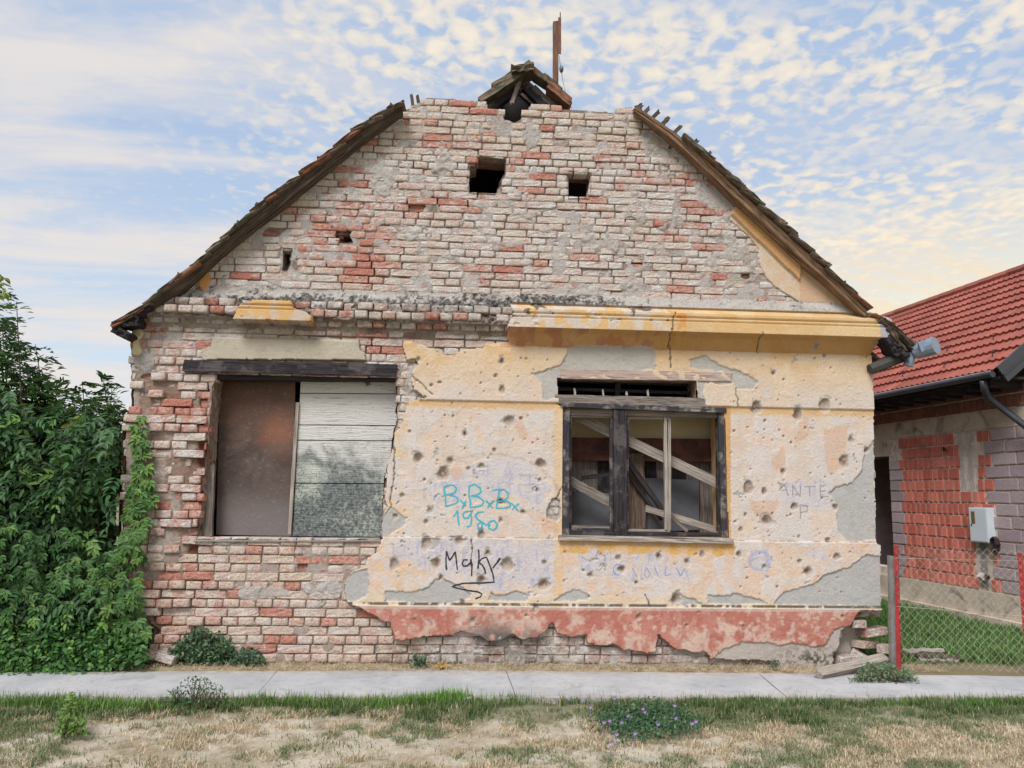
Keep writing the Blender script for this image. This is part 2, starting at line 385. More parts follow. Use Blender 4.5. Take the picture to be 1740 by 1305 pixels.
POCKS = [(711,611,5),(772,604,4),(853,614,8),(894,610,2.5),(747,650,4),(733,655,3.5),(817,651,2.5),(842,639,4),(853,662,6.5),(722,675,4),(865,715,12),(885,711,4),(696,733,3.5),(790,737,7),(840,765,4.5),(710,778,10),(765,783,7.5),
 (753,805,11),(818,792,7),(796,796,4),(919,788,9),(721,815,3.5),(917,816,4),(913,833,4),(683,842,4.5),(730,867,6.5),(724,887,4.5),(671,877,6),(851,852,7),(889,870,6),(851,884,5.5),(818,908,8),(790,842,2.5),(724,922,10),(780,918,9),(829,940,7),(670,959,10),(741,957,9),(862,959,11),
 (925,956,5),(960,938,2.5),(1119,945,8),(1167,954,7),(1050,948,6),(818,985,9),(749,981,6),(924,993,11),(1003,977,6.5),(1056,967,7.5),(1081,990,4),(991,969,3),(1148,1018,9),(910,1034,7),(803,1054,7),(1085,1048,6),(786,1023,6),(894,1045,3.5),
 (1385,588,6),(1400,604,4),(1384,609,2.7),(1472,606,3),(1314,634,6),(1331,645,2.5),(1285,692,11),(1401,688,12),(1356,704,11),(1300,715,3),(1369,727,3),(1248,732,3),(1325,731,2.5),(1332,741,2.5),(1299,730,2),(1298,744,2),(1345,752,3),(1447,747,8),(1435,784,10),(1473,765,6.5),(1331,801,6),
 (1272,829,11.5),(1299,835,6),(1350,861,8),(1304,884,12),(1420,862,7),(1267,875,4),(1259,900,4.5),(1250,886,2.5),(1344,875,2.5),(1313,873,2.5),(1358,912,3),(1407,918,5),(1193,942,6),(1255,942,6),(1421,946,6.5),(1358,954,4.5),(1298,963,4.5),(1372,971,9),(1269,982,3),(1320,997,3),(1276,797,2),(1356,673,2),
 (1430,1047,4),(1262,1063,3),(705,1052,2.5),(1186,1040,2.5),(1165,1062,3),(872,748,2),(770,707,3),(790,600,2),(880,640,2),(930,612,2.2),(1240,600,2),(1220,720,0.1),(667,690,0.1),(690,640,2),(760,742,2),(830,830,2),(790,762,2),(1378,742,0.1)]
Z680 = float(F(1100, 689)[2]); Z912 = float(F(1100, 917)[2]); Z1027 = float(F(1050, 1030)[2])
WINL = [(366, 636), (674, 640), (674, 700), (667, 760), (655, 800), (650, 860), (648, 917), (336, 916), (344, 850), (350, 790), (358, 700)]
WINR = [(956, 690), (1229, 697), (1236, 912), (955, 910)]
VENT = [(946, 643), (1181, 648), (1183, 690), (950, 690)]
HOLES = [WINL, WINR, VENT,
         [(810, 267), (859, 271), (859, 292), (852, 305), (846, 318), (840, 330), (797, 328), (798, 283), (808, 282)],
         [(966, 291), (1004, 294), (1002, 338), (965, 338)],
         [(481, 421), (496, 423), (492, 440), (493, 448), (487, 459), (480, 458), (482, 440)],
         [(567, 400), (592, 397), (599, 411), (584, 412), (570, 408)]]

def cornice(z, x, pxu):
    """outward depth of the cornice profile (intact part)"""
    zt = ZC_TOP
    return np.interp(zt-z, [-.06, 0.0, .004, .040, .044, .056, .060, .086, .090, .100, .104, .20, .206, .235, .30, .34],
                           [.02, .13, .158, .160, .142, .142, .176, .180, .166, .166, .198, .204, .10, .085, .035, .022])
ZC_TOP = float(F(1250, 533, .15)[2]); ZC_BOT = ZC_TOP-.34

# ------------------------------------------------------------------ ruined house
house = empty('ruined_house', (0.4, 3.0, 0.0), 'derelict brick house with bullet-pocked yellow plaster, collapsed half-hip and boarded window', 'house')

ST = .008
X0, X1 = -3.45, 4.02
gx = np.arange(X0, X1+ST, ST); gz = np.arange(-.04, 5.42, ST)
XX, ZZ = np.meshgrid(gx, gz, indexing='ij')
PU, PV = proj(np.stack([XX, np.zeros_like(XX), ZZ], -1))
wx = (fbm(XX, ZZ, 9, 4, 3)-.5)*13; wz = (fbm(XX, ZZ, 9, 4, 13)-.5)*13
wx2 = wx+(fbm(XX, ZZ, 40, 2, 23)-.5)*5; wz2 = wz+(fbm(XX, ZZ, 40, 2, 33)-.5)*5
QU, QV = PU+wx2*.6, PV+wz2*.6
SU, SV = PU+wx2*.22, PV+wz2*.22

inside = inpoly(PU+wx2*.2, PV+wz2*.2, OUT)
# brick zone edges are set back so that the bricks themselves make the outline
inside_m = inpoly(PU-6, PV, OUT) | (PU > 320)
hole = np.zeros_like(inside)
for hp in HOLES: hole |= inpoly(PU, PV, hp)
plast = inpoly(QU, QV, PLM) & ~((ZZ > ZC_BOT+.02) & (PU < 868))
for hp in PLHOLE: plast &= ~inpoly(SU, SV, hp)
plast |= inpoly(SU, SV, PLGAB) | inpoly(SU, SV, PLEFT) | inpoly(SU, SV, PCORN)
lint = inpoly(SU, SV, LINT); plast |= lint
edge_r = (PU > 1400) & (PV > 590) & (PV < 1036); plast |= edge_r
# intact cornice on the right, a remnant on the left
ragu = 866+(fbm(XX, ZZ, 6, 3, 43)-.5)*26
corn = (ZZ < ZC_TOP+.07) & (ZZ > ZC_BOT) & (PU > ragu)
remn = inpoly(SU, SV, REMN)
plast |= corn | remn
# weathered cement slope above the cornice
ledge = (ZZ < ZC_TOP+.17+.02*(fbm(XX, ZZ, 3, 3, 51)-.5)) & (ZZ > ZC_TOP-.01) & (PU > 262)
n_big = fbm(XX, ZZ, 2.2, 4, 61); n_mid = fbm(XX, ZZ, 8, 4, 71); n_fin = fbm(XX, ZZ, 35, 3, 81)
# thin skims of mortar that hide the brick joints
skim = np.zeros_like(XX)
def blob(u, v, ru, rv): return np.exp(-(((PU-u)/ru)**2+((PV-v)/rv)**2))
for u, v, ru, rv, k in [(650, 300, 26, 36, 1.3), (610, 330, 30, 14, .9), (770, 275, 45, 25, .8), (400, 492, 110, 14, 1.2), (600, 508, 300, 10, 1), (700, 395, 30, 25, .7), (820, 350, 22, 12, .9), (880, 330, 20, 12, .8),
                        (1150, 260, 70, 40, .8), (1220, 330, 50, 60, .9), (1240, 440, 50, 50, .9), (1050, 400, 150, 60, .45), (1000, 490, 200, 25, .6), (320, 1000, 50, 60, .45), (700, 640, 12, 40, .9), (690, 600, 15, 20, .7),
                        (240, 610, 22, 22, 1.1), (340, 490, 50, 25, 1.0), (560, 1005, 60, 30, .7), (420, 1010, 120, 14, .75), (500, 940, 90, 10, .55), (400, 1060, 60, 20, .5), (1260, 1125, 60, 20, .3), (880, 430, 200, 30, .3), (330, 700, 14, 150, .5), (290, 800, 60, 60, .35), (878, 1112, 26, 22, 1.1), (850, 1095, 22, 12, .8)]:
    skim = np.maximum(skim, blob(u, v, ru, rv)*k)
PITS = [(632, 452, 9, 16), (605, 466, 14, 7), (655, 388, 10, 8), (700, 345, 10, 8), (713, 352, 9, 12), (740, 340, 12, 7), (786, 346, 9, 7), (690, 365, 9, 9), (560, 455, 12, 6), (920, 257, 9, 7), (925, 268, 8, 6), (1266, 468, 8, 6), (1070, 374, 8, 5), (928, 444, 6, 7), (856, 404, 12, 6), (458, 396, 12, 6), (583, 395, 14, 6), (705, 282, 7, 9), (1145, 250, 8, 4), (812, 318, 8, 5), (1082, 448, 9, 5), (640, 560, 14, 10), (622, 590, 16, 7), (700, 570, 20, 6), (300, 690, 18, 8), (322, 702, 14, 8), (515, 960, 9, 12), (345, 670, 8, 40), (342, 760, 8, 50), (340, 860, 9, 50), (330, 935, 14, 10), (285, 985, 16, 10), (270, 1050, 16, 12), (250, 640, 10, 5), (560, 1060, 8, 6), (430, 900+20, 6, 5)]
pit = np.zeros_like(XX)
for u, v, a_, b_ in PITS: pit = np.maximum(pit, blob(u+4*(n_mid*2-1), v, a_, b_))
pit = sm(pit+.5*(n_fin-.5)+.4*(n_mid-.5), .32, .6)
erode = np.clip(pit*.9+blob(300, 1040, 70, 70)*1.0+blob(335, 860, 22, 120)*.9+blob(290, 690, 30, 18)*.7+blob(640, 590, 40, 14)*.8+blob(600, 545, 60, 10)*.6+blob(620, 455, 14, 45)*.7+blob(700, 350, 12, 30)*.5, 0, 1)
skim = sm(skim*(1-.7*erode)+(n_mid-.5)*1.1+(n_big-.5)*.7, .48, .68)
jdeep = sm(fbm(XX, ZZ, 7, 4, 191)+.2*erode, .39, .57)
H = -.0025+.006*(n_mid-.5)+.005*(n_fin-.5)-.013*jdeep
H = H+skim*(.014+.006*(n_fin-.5))
H = H-erode*.05*(.4+n_mid)
# ledge of ruined cornice on the left
LED = (PU <= ragu)
dl = np.interp(ZC_TOP-ZZ, [-.17, -.12, -.02, .03, .16, .175, .24, .30], [0, .01, .085, .11, .12, .05, .03, -.012])
rag = sm(n_mid+.6*(n_fin-.5), .25, .7)
H = np.where(LED & (ZZ < ZC_TOP+.17) & (ZZ > ZC_BOT+.03), np.maximum(H, dl*(.55+.5*rag)-.01), H)
# plaster skin
step = np.where(ZZ > Z680, .040, np.where(ZZ > Z912, .024, np.where(ZZ > Z1027, .040, .052)))
step = np.where(ZZ > ZC_BOT+.0, .024, step)
Hp = step+.004*(n_big-.5)+.003*(n_mid-.5)
grey = np.zeros_like(inside)
for g in GREY: grey |= inpoly(QU, QV, g)
grey |= plast & (ZZ < ZC_BOT) & (PU > 660) & (sm(n_mid, 0, 1)*.6+n_fin*.4 > .80)
peel = sm(fbm(XX, ZZ, 6, 5, 401, .6), .505, .515)*(~grey)
Hp = Hp+peel*.0022
Hp = np.where(grey, Hp-.010+.006*(n_mid-.5)+.003*(n_fin-.5), Hp)
Hc = cornice(ZZ, XX, PU)
chip = sm(n_mid+n_fin*.5, 1.0, 1.1)*(PU < 1150)
Hc = Hc-chip*.012
Hp = np.where(corn | (remn & (ZZ > ZC_BOT+.08)), Hc, Hp)
slope = np.interp(ZZ-ZC_TOP, [-.01, 0.0, .05, .17], [.14, .12, .06, .005])
gb = inpoly(SU, SV, PLGAB)
gbm = gb & (PV < 366+(PU-1241)*.965) & (PU < 1358)
Hp = np.where(gb, .012+np.where(gbm, .028, 0), Hp)
H = np.where(plast, Hp, H)
lz = ledge & ~corn & (PU > ragu)
H = np.where(lz, slope+.012*(n_fin-.5)+.01*(n_mid-.5), H)
# bullet pocks
pk = np.zeros_like(XX); pdeep = np.zeros_like(XX); prim = np.zeros_like(XX); flk = np.zeros_like(XX)
def pock(u, v, r, big=None):
    global H
    c = F(u, v, .03); s_ = r/188.0
    m = (abs(gx-c[0]) < 3*s_+.02); k = (abs(gz-c[2]) < 3*s_+.02)
    if not m.any() or not k.any(): return
    i0, i1 = np.where(m)[0][[0, -1]]; k0, k1 = np.where(k)[0][[0, -1]]
    sl = (slice(i0, i1+1), slice(k0, k1+1))
    a = random.uniform(0, 3.14); e = random.uniform(.75, 1.0)
    dx_ = XX[sl]-c[0]; dz_ = ZZ[sl]-c[2]
    ux = dx_*math.cos(a)+dz_*math.sin(a); uz = (-dx_*math.sin(a)+dz_*math.cos(a))/e
    ang = np.arctan2(uz, ux); rr = np.hypot(ux, uz)/s_
    rj = rr*(1+.16*np.sin(2*ang+a*3)+.12*np.sin(3*ang+a*7)+.08*np.sin(5*ang+a*5))+(n_fin[sl]-.5)*.9
    flake = sm(1.12-rj, 0, .10)*(r > 4.5)
    kk = random.uniform(.70, 1.02) if r > 4.5 else 1.0
    rr = rr*(1+.08*np.sin(2*ang+a*3)+.06*np.sin(3*ang+a*7))/kk+(n_fin[sl]-.5)*.35*(.4 if r < 4 else 1)
    d = np.clip(1-rr**2*.9, 0, 1)
    dep = min(.009+s_*.58, .034)
    Hn = H[sl]-np.maximum(dep*np.sqrt(d)*(1+.6*(n_fin[sl]-.5)), flake*.007)
    flk[sl] = np.maximum(flk[sl], flake)
    H[sl] = np.where(plast[sl], Hn, H[sl])
    ins = sm(1.06-rr, 0, .12)
    pk[sl] = np.maximum(pk[sl], ins); 
    if r > 5 and random.random() < .7: pdeep[sl] = np.maximum(pdeep[sl], sm(.75-rr, 0, .2))
    prim[sl] = np.maximum(prim[sl], sm(1.5-rr, 0, .4)*(1 if r > 4 else .5))
for u, v, r in POCKS:
    if r > 1: pock(u, v, r*(1.0 if r > 8 else .9))
rs = np.random.RandomState(5)
for _ in range(190):
    u, v = rs.uniform(665, 1480), rs.uniform(600, 1020)
    if 940 < u < 1245 and 625 < v < 925: continue
    pock(u, v, rs.uniform(.9, 2.0))
# cracks
CRK = [[(1143, 533), (1140, 545), (1136, 552), (1134, 565), (1137, 578), (1133, 592)], [(1137, 590), (1138, 625)], [(670, 740), (672, 780), (666, 830), (664, 860)], [(1282, 572), (1285, 600)], [(700, 640), (735, 668)],
       [(962, 812), (953, 830), (946, 850)], [(800, 912), (801, 960)], [(1095, 1010), (1103, 1026)], [(1000, 470), (1004, 500), (1002, 515)], [(1321, 490), (1345, 512), (1385, 528)], [(1225, 700), (1226, 760)], [(1250, 660), (1252, 692)]]
crk = np.zeros_like(XX)
for c in CRK:
    u0 = min(p[0] for p in c)-12; u1 = max(p[0] for p in c)+12; v0 = min(p[1] for p in c)-12; v1 = max(p[1] for p in c)+12
    mk = (PU > u0) & (PU < u1) & (PV > v0) & (PV < v1)
    d = segdist(QU[mk], QV[mk], c); crk[mk] = np.maximum(crk[mk], sm(1.5-d, 0, .9))
H = H-crk*.006*plast

# ---- paint
def C(r, g, b): return np.array(lin(r, g, b, .80))
def lay(col, m, c):
    m = np.asarray(m, float)[..., None]; return col*(1-m)+c*m
P_ = np.empty(XX.shape+(3,)); P_[:] = C(150, 136, 126)
P_[:] = C(200, 194, 190); P_ = lay(P_, jdeep*.85, C(138, 120, 110)); P_ = lay(P_, sm(n_mid, .5, .7)*.3, C(158, 138, 126)); P_ = lay(P_, sm(fbm(XX, ZZ, 14, 4, 91), .55, .7)*.45, C(160, 118, 100))
P_ = lay(P_, skim*.9, C(208, 202, 197)); P_ = lay(P_, blob(872, 1105, 40, 24)*.8, C(136, 130, 124)); 
P_ = lay(P_, skim*sm(n_big, .5, .7)*.6, C(186, 172, 158))
P_ = lay(P_, (PU < 700)*(PV > 590)*.45*(1-skim), C(176, 148, 128))
P_ = lay(P_, erode*.8*(1-skim*.6), C(150, 112, 94)); P_ = lay(P_, pit*.8, C(128, 78, 64))
P_ = lay(P_, (PU < 300)*(PV < 640)*(PV > 560)*.5, C(176, 172, 170))
lw = (ZZ <= ZC_BOT+.02)
A = np.empty_like(P_); A[:] = C(232, 216, 205)
mot = fbm(XX, ZZ, 5, 5, 101); mot2 = fbm(XX, ZZ, 12, 5, 111); streak = fbm(XX*6, ZZ*.7, 3, 4, 121)
A = lay(A, sm(mot, .40, .58)*.8, C(226, 216, 208)); A = lay(A, sm(mot2, .52, .7)*.6, C(236, 212, 188)); A = lay(A, sm(fbm(XX, ZZ, 9, 4, 131), .58, .7)*.35, C(226, 190, 172))
A = lay(A, sm(streak, .55, .72)*.35, C(214, 200, 186))
A = lay(A, peel*.45, C(222, 216, 214)); A = lay(A, (1-peel)*.22, C(230, 204, 180))
up = ZZ > Z680
topz = sm(ZZ+(.12*(mot-.5)), Z680+.02, ZC_BOT-.05)
A = lay(A, up*(.10+.78*topz), C(230, 194, 146)); A = lay(A, up*sm(mot, .46, .62)*.6, C(234, 214, 190))
A = lay(A, up*(PU > 1340)*sm(1-topz, .3, .9)*.5, C(220, 210, 198))
# ochre run under the two ledges
A = lay(A, (~up)*sm(ZZ-(Z680-.09+.05*(streak-.5)), 0, .05)*.75, C(228, 184, 122))
A = lay(A, (PV > 905)*(PU > 950)*(PU < 1245)*sm(Z912+.02-ZZ, 0, .02)*sm(ZZ-(Z912-.14+.1*(mot2-.5)), 0, .03)*.9, C(228, 178, 98))
A = lay(A, (PU < 690)*(PU > 640)*(~up)*sm(mot2, .4, .55)*.6, C(238, 206, 158))
A = lay(A, (PU > 940)*(PU < 956)*(~up)*.6, C(236, 200, 148)); A = lay(A, (PU > 1226)*(PU < 1240)*(PV < 920)*(PV > 690)*.9, C(222, 172, 112))
low = (ZZ < Z912) & (ZZ > Z1027)
A = lay(A, low*sm(mot2, .45, .6)*.6, C(232, 198, 172)); A = lay(A, low*sm(Z1027+.12-ZZ+.1*(mot-.5), 0, .05)*.6, C(234, 212, 176))
lil = np.zeros_like(inside)
for g in LILAC: lil |= inpoly(QU, QV, g)
A = lay(A, lil*sm(mot2+.3*(n_fin-.5), .36, .50)*.8, C(214, 210, 216))
A = lay(A, lil*sm(fbm(XX*3, ZZ*.6, 14, 3, 141), .6, .72)*.5, C(176, 178, 206))
for g in PEACH: A = lay(A, inpoly(QU, QV, g)*.6, C(226, 184, 154))
A = lay(A, inpoly(QU, QV, ANTE[0])*.6, C(218, 212, 214))
blu = [[(1270, 933), (1305, 930), (1312, 958), (1290, 975), (1270, 960)]]
A = lay(A, (np.abs(np.hypot(PU-1288, (PV-952)*1.1)-17+wx*.3) < 2.5)*.45, C(160, 172, 210))
A = lay(A, (np.abs(np.hypot((PU-835)/115, (PV-850)/78)-1+wx*.006) < .03)*(PV < 850)*.35*sm(n_fin, .3, .5), C(166, 160, 160))
A = lay(A, ((np.abs(PV-(808+wz*.4)) < 2) | (np.abs(PV-(824+wz*.4)) < 1.6))*(PU > 880)*(PU < 915)*.4, C(160, 156, 160))
# cornice ochre
A = lay(A, (corn | remn)*1.0, C(226, 188, 136)); A = lay(A, (corn | remn)*sm(mot, .40, .6)*.75, C(232, 204, 160)); A = lay(A, remn*.5, C(220, 166, 92)); A = lay(A, corn*(PU < 1160)*sm(mot2, .58, .66)*.8, C(222, 158, 88))
A = lay(A, corn*(PU < 1130)*sm(mot2+.25*(mot-.5), .42, .52)*.8, C(218, 210, 202)); A = lay(A, corn*sm(streak, .55, .7)*.3, C(206, 190, 170)); A = lay(A, corn*(PU > 1478)*1.0, C(186, 184, 190))
A = lay(A, corn*(PU < 1130)*sm(fbm(XX, ZZ, 13, 4, 151), .6, .66)*(ZZ > ZC_TOP-.1)*.9, C(110, 92, 82))
A = lay(A, (ZZ > ZC_BOT)*(ZZ < ZC_TOP-.2)*corn*.6, C(216, 158, 86)); A = lay(A, (ZZ > ZC_BOT-.02)*(ZZ < ZC_TOP-.2)*(PU < 1130)*sm(mot2, .45, .6)*.5, C(196, 110, 60))  # ochre deepened under the cornice: its shade is painted into the colour, browner left
A = lay(A, remn*sm(mot2, .56, .62)*.7, C(208, 200, 194))
A = lay(A, (gb)*1.0, C(224, 204, 182)); A = lay(A, gb*sm(PV-(300+(PU-1241)*.965), 40, 90)*0+gb*(PU > 1358)*.7, C(214, 176, 144)); A = lay(A, gbm*.9, C(222, 168, 106)); A = lay(A, gb*sm(mot2, .45, .7)*.4, C(222, 182, 140)); A = lay(A, inpoly(SU, SV, PLEFT)*.9, C(222, 160, 96))
A = lay(A, inpoly(SU, SV, PCORN)*1.0, C(226, 214, 170)); A = lay(A, lint, C(200, 190, 172)); A = lay(A, lint*sm(n_mid, .5, .7)*.5, C(184, 174, 156))
# red plinth
pli = ZZ < Z1027-.01
A = lay(A, pli*1.0, C(216, 184, 170)); redn = sm(mot2*.6+n_fin*.25+n_big*.4+.10*sm(ZZ, .22, .46), .52, .66)
A = lay(A, pli*redn*.85, C(198, 128, 112)); A = lay(A, pli*sm(fbm(XX, ZZ, 22, 4, 161), .58, .64)*.7, C(224, 196, 178)); A = lay(A, pli*redn*sm(mot, .5, .6)*.5, C(184, 106, 92))
A = lay(A, pli*blob(845, 1085, 70, 26)*1.1*sm(n_mid, .3, .6), C(120, 112, 108))
ga = C(198, 193, 186); A = lay(A, grey, ga); A = lay(A, grey*(PV > 740)*.7, C(190, 189, 188)); A = lay(A, grey*sm(mot2, .5, .65)*.5, C(196, 188, 180)); A = lay(A, grey*pli*.55, C(198, 182, 170))
A = lay(A, grey*blob(1380, 1120, 60, 22)*sm(n_fin, .4, .6), C(92, 92, 76)); A = lay(A, grey*blob(880, 1100, 40, 30)*.6, C(140, 132, 126))
A = lay(A, prim*(~pli)*.45, C(216, 204, 192)); A = lay(A, flk*.6, C(198, 190, 182)); A = lay(A, pk*.7, C(180, 162, 148)); A = lay(A, pdeep*sm(n_fin, .3, .55)*.7, C(142, 100, 84)); A = lay(A, pk*pli*.3, C(190, 160, 145))
A = lay(A, crk*.9, C(96, 82, 74))
# grime lines on the string courses
gl = (np.abs(ZZ-Z1027-.012+.006*(n_mid-.5)) < .012)*sm(n_fin+n_mid, .7, 1.0); A = lay(A, gl*.85, C(74, 66, 56)); A = lay(A, (ZZ < Z1027-.004)*(ZZ > Z1027-.03)*.5, C(216, 206, 190))
A = lay(A, (np.abs(ZZ-Z912-.004) < .005)*sm(n_fin+n_mid, .8, 1.1)*.7, C(96, 84, 72))
# cement slope: pale with black lichen
LZ = np.empty_like(P_); LZ[:] = C(202, 196, 190)
lich = sm(fbm(XX, ZZ, 24, 5, 171, .75)+.30*np.clip(blob(930, 515, 110, 14)+blob(540, 515, 70, 12)+blob(760, 525, 90, 14)+blob(420, 515, 60, 8)*.7, 0, 1)+.14*sm(ZZ-ZC_TOP, .07, 0)+.09*sm(1150+60*(n_mid-.5)-PU, 0, 160)-.04, .58, .76)
LZ = lay(LZ, lich*.9, C(84, 80, 77)); LZ = lay(LZ, lich*sm(n_fin, .5, .65)*.8, C(52, 50, 48)); LZ = lay(LZ, lich*sm(fbm(XX, ZZ, 60, 2, 411), .58, .68)*.7, C(160, 156, 150)); LZ = lay(LZ, (PU > 1050)*sm(ZC_TOP+.03-ZZ, 0, .02)*sm(n_fin, .3, .6)*.9, C(64, 58, 54))
Z = np.where(plast[..., None], A, P_)
lft = LED & (ZZ < ZC_TOP+.17) & (ZZ > ZC_TOP-.30)
Lf = lay(P_, lft*.5, C(160, 146, 136)); Lf = lay(Lf, lft*lich*sm(ZZ-ZC_TOP, -.06, .01)*.9, C(60, 56, 54))
Z = np.where((lft & ~plast)[..., None], Lf, Z)
Z = np.where(((ledge & ~plast) | lz)[..., None], LZ, Z)

YY = -H
V = np.stack([XX, YY, ZZ], -1)
idx = np.arange(XX.size).reshape(XX.shape)
cell = lambda a: a[:-1, :-1] & a[1:, :-1] & a[:-1, 1:] & a[1:, 1:]
keep = cell(inside & inside_m & ~hole)
qa = np.stack([idx[:-1, :-1], idx[1:, :-1], idx[1:, 1:], idx[:-1, 1:]], -1)
anyp = plast[:-1, :-1] | plast[1:, :-1] | plast[:-1, 1:] | plast[1:, 1:]
ctop = (np.array(gz)[:-1] > ZC_BOT)[None, :] & np.ones_like(anyp)
wing = (corn | remn); anyc = wing[:-1, :-1] | wing[1:, :-1] | wing[:-1, 1:] | wing[1:, 1:]
def submesh(name, sel, mat, smooth=True):
    q = qa[sel]; used = np.unique(q); rm = np.zeros(XX.size, np.int32); rm[used] = np.arange(len(used))
    return obj_np(name, V.reshape(-1, 3)[used], rm[q], mat, house, {'paint': Z.reshape(-1, 3)[used]}, smooth)
front_wall = submesh('front_wall', keep & ~anyp, MORTAR)
plaster_coat = submesh('plaster_coat', keep & anyp & ~anyc, PLASTER)
cornice_o = submesh('cornice', keep & anyc, PLASTER)
hole_c = hole

# ---- bricks
GX = [-.5, -.475, -.30, -.1, .1, .30, .475, .5]; GZ = [-.5, -.42, -.14, .14, .42, .5]
def brick_variant(seed):
    rs = np.random.RandomState(seed); nx, nz = 7, 5
    vs = []; fs = []
    def P(i, j, d):
        x = GX[i]; z = GZ[j]
        rd = .05*(abs(x) > .49)+.045*(abs(z) > .49)
        return [x*(1-.02*rs.rand()*(abs(z) > .4)), -.5+rd+rs.normal(0, .013)+d, z*(1-.05*rs.rand()*(abs(x) > .45))]
    chip = rs.randint(0, 4); ci, cj = (0 if chip % 2 else nx), (0 if chip < 2 else nz)
    for i in range(nx+1):
        for j in range(nz+1):
            p = P(i, j, 0)
            if seed % 3 == 0 and abs(i-ci)+abs(j-cj) < 3: p[1] += .08
            if i in (0, nx): p[0] *= .985+.012*rs.rand()
            if j in (0, nz): p[2] *= .94+.06*rs.rand()
            vs.append(p)
    f0 = lambda i, j: i*(nz+1)+j
    for i in range(nx):
        for j in range(nz): fs.append((f0(i, j), f0(i+1, j), f0(i+1, j+1), f0(i, j+1)))
    per = [f0(i, 0) for i in range(nx)]+[f0(nx, j) for j in range(nz)]+[f0(i, nz) for i in range(nx, 0, -1)]+[f0(0, j) for j in range(nz, 0, -1)]
    b = len(vs)
    for k in per:
        p = vs[k]; vs.append([p[0], .5, p[2]])
    m = len(per)
    for k in range(m): fs.append((per[k], b+k, b+(k+1) % m, per[(k+1) % m]))
    return np.array(vs), fs
VAR = [brick_variant(s) for s in range(14)]
VARM = []
for v_, f_ in VAR:
    me = bpy.data.meshes.new('brick'); me.from_pydata([tuple(p) for p in v_], [], f_); me.update()
    me.materials.append(BRICK); VARM.append(me)

def sampleg(arr, x, z):
    i = np.clip(((x-X0)/ST).astype(int), 0, arr.shape[0]-1); k = np.clip(((z+.04)/ST).astype(int), 0, arr.shape[1]-1)
    return arr[i, k]
REDS = [(600, 400, 80, 60, .75), (620, 450, 50, 50, .8), (540, 410, 60, 60, .6), (700, 345, 40, 30, .6), (780, 350, 60, 25, .6), (850, 345, 60, 18, .5), (800, 240, 50, 16, .5), (925, 258, 22, 14, .8), (885, 278, 30, 10, .6), (1060, 252, 30, 8, .8), (1030, 264, 26, 7, .7),
        (1000, 345, 45, 12, .6), (1190, 352, 40, 18, .6), (1100, 376, 50, 8, .6), (1150, 405, 60, 10, .4), (860, 415, 30, 9, .6), (830, 475, 60, 8, .7), (1190, 470, 60, 12, .5), (1180, 500, 60, 10, .4), (290, 690, 40, 20, .9), (320, 720, 30, 12, .7), (235, 735, 20, 10, .5), (300, 905, 40, 60, .45),
        (480, 1085, 35, 9, .9), (240, 985, 20, 20, .7), (430, 1000, 100, 25, .25), (560, 535, 40, 8, .5), (590, 575, 60, 14, .4), (660, 520, 16, 8, .6), (345, 800, 30, 120, .35), (640, 310, 60, 60, .15), (1120, 1090, 20, 10, .5), (300, 590, 30, 12, .35), (720, 560, 60, 12, .4), (650, 600, 30, 10, .3)]
def redness(u, v):
    r = .10
    for a, b, c, d, k in REDS: r = max(r, k*math.exp(-((u-a)/c)**2-((v-b)/d)**2))
    return r
brs = np.random.RandomState(11)
items = []
PB = [p for p in OUT]
def inside_pt(x, z):
    u, v = proj(np.stack([x, np.zeros_like(x), z], -1))
    ok = inpoly(u, v, PB)
    for h_ in HOLES: ok &= ~inpoly(u, v, h_)
    return ok, u, v
def course(z0, hgt, mode, base_off, xa=-3.45, xb=4.02, w_h=.142, depth=.13, jit=.004, hdr_only=False, soot=0):
    x = xa-brs.rand()*.14 if mode != 0 else xa-.02
    k = brs.randint(0, 4)
    while x < xb:
        if hdr_only: w = w_h*brs.uniform(.85, 1.05)
        elif mode == 0: w = .285 if brs.rand() < .93 else .142
        elif mode == 1: w = .142
        else: w = .285 if (k % 3 != 2 and brs.rand() < .8) else .142
        k += 1; w *= brs.uniform(.97, 1.03)
        xs = np.linspace(x+.006, x+w-.006, 12); zs = np.full(12, z0+hgt*.5)
        ok, u, v = inside_pt(xs, zs)
        x += w
        if not ok.any(): continue
        # longest contiguous run
        best = (0, 0); s0 = None
        for i in range(13):
            if i < 12 and ok[i]:
                if s0 is None: s0 = i
            elif s0 is not None:
                if i-s0 > best[1]-best[0]: best = (s0, i)
                s0 = None
        a, b = best
        if b-a < 3: continue
        xl = xs[a]-.004; xr = xs[b-1]+.004
        if a > 0: xl += brs.uniform(-.02, .015)
        if b < 12: xr += brs.uniform(-.015, .02)
        xc = (xl+xr)/2; uc, vc = proj((xc, 0, z0+hgt/2))
        sx = np.linspace(xl, xr, 6); pm_ = np.concatenate([sampleg(plast, sx, np.full(6, z0+hgt*q)) for q in (.1, .5, .9)])
        if pm_.all() and uc < 1476: continue
        items.append([xc, z0+hgt/2, xr-xl-.006, hgt-.007, base_off, depth, uc, vc, soot])
# lower wall
HC = .0765
z = 0.0; i = 0
while z+HC < ZC_TOP-.27:
    course(z, HC, [1, 0][i % 2] if brs.rand() < .9 else 2, 0.0); z += HC; i += 1
zl = z
# ruined cornice courses (only left of the intact piece)
def ccourse(z0, h, off, wid, hdr, soot, xend): course(z0, h, 2, off, xb=xend, hdr_only=hdr, soot=soot, depth=.2)
xe = float(F(868, 545, .1)[0])
hh = (ZC_TOP+.015-zl)/4
ccourse(zl, hh, .01, 0, False, .2, xe); ccourse(zl+hh, hh, .055, 0, True, .45, xe); ccourse(zl+2*hh, hh, .125, 0, True, .25, xe); ccourse(zl+3*hh, hh, .105, 0, True, .6, xe)
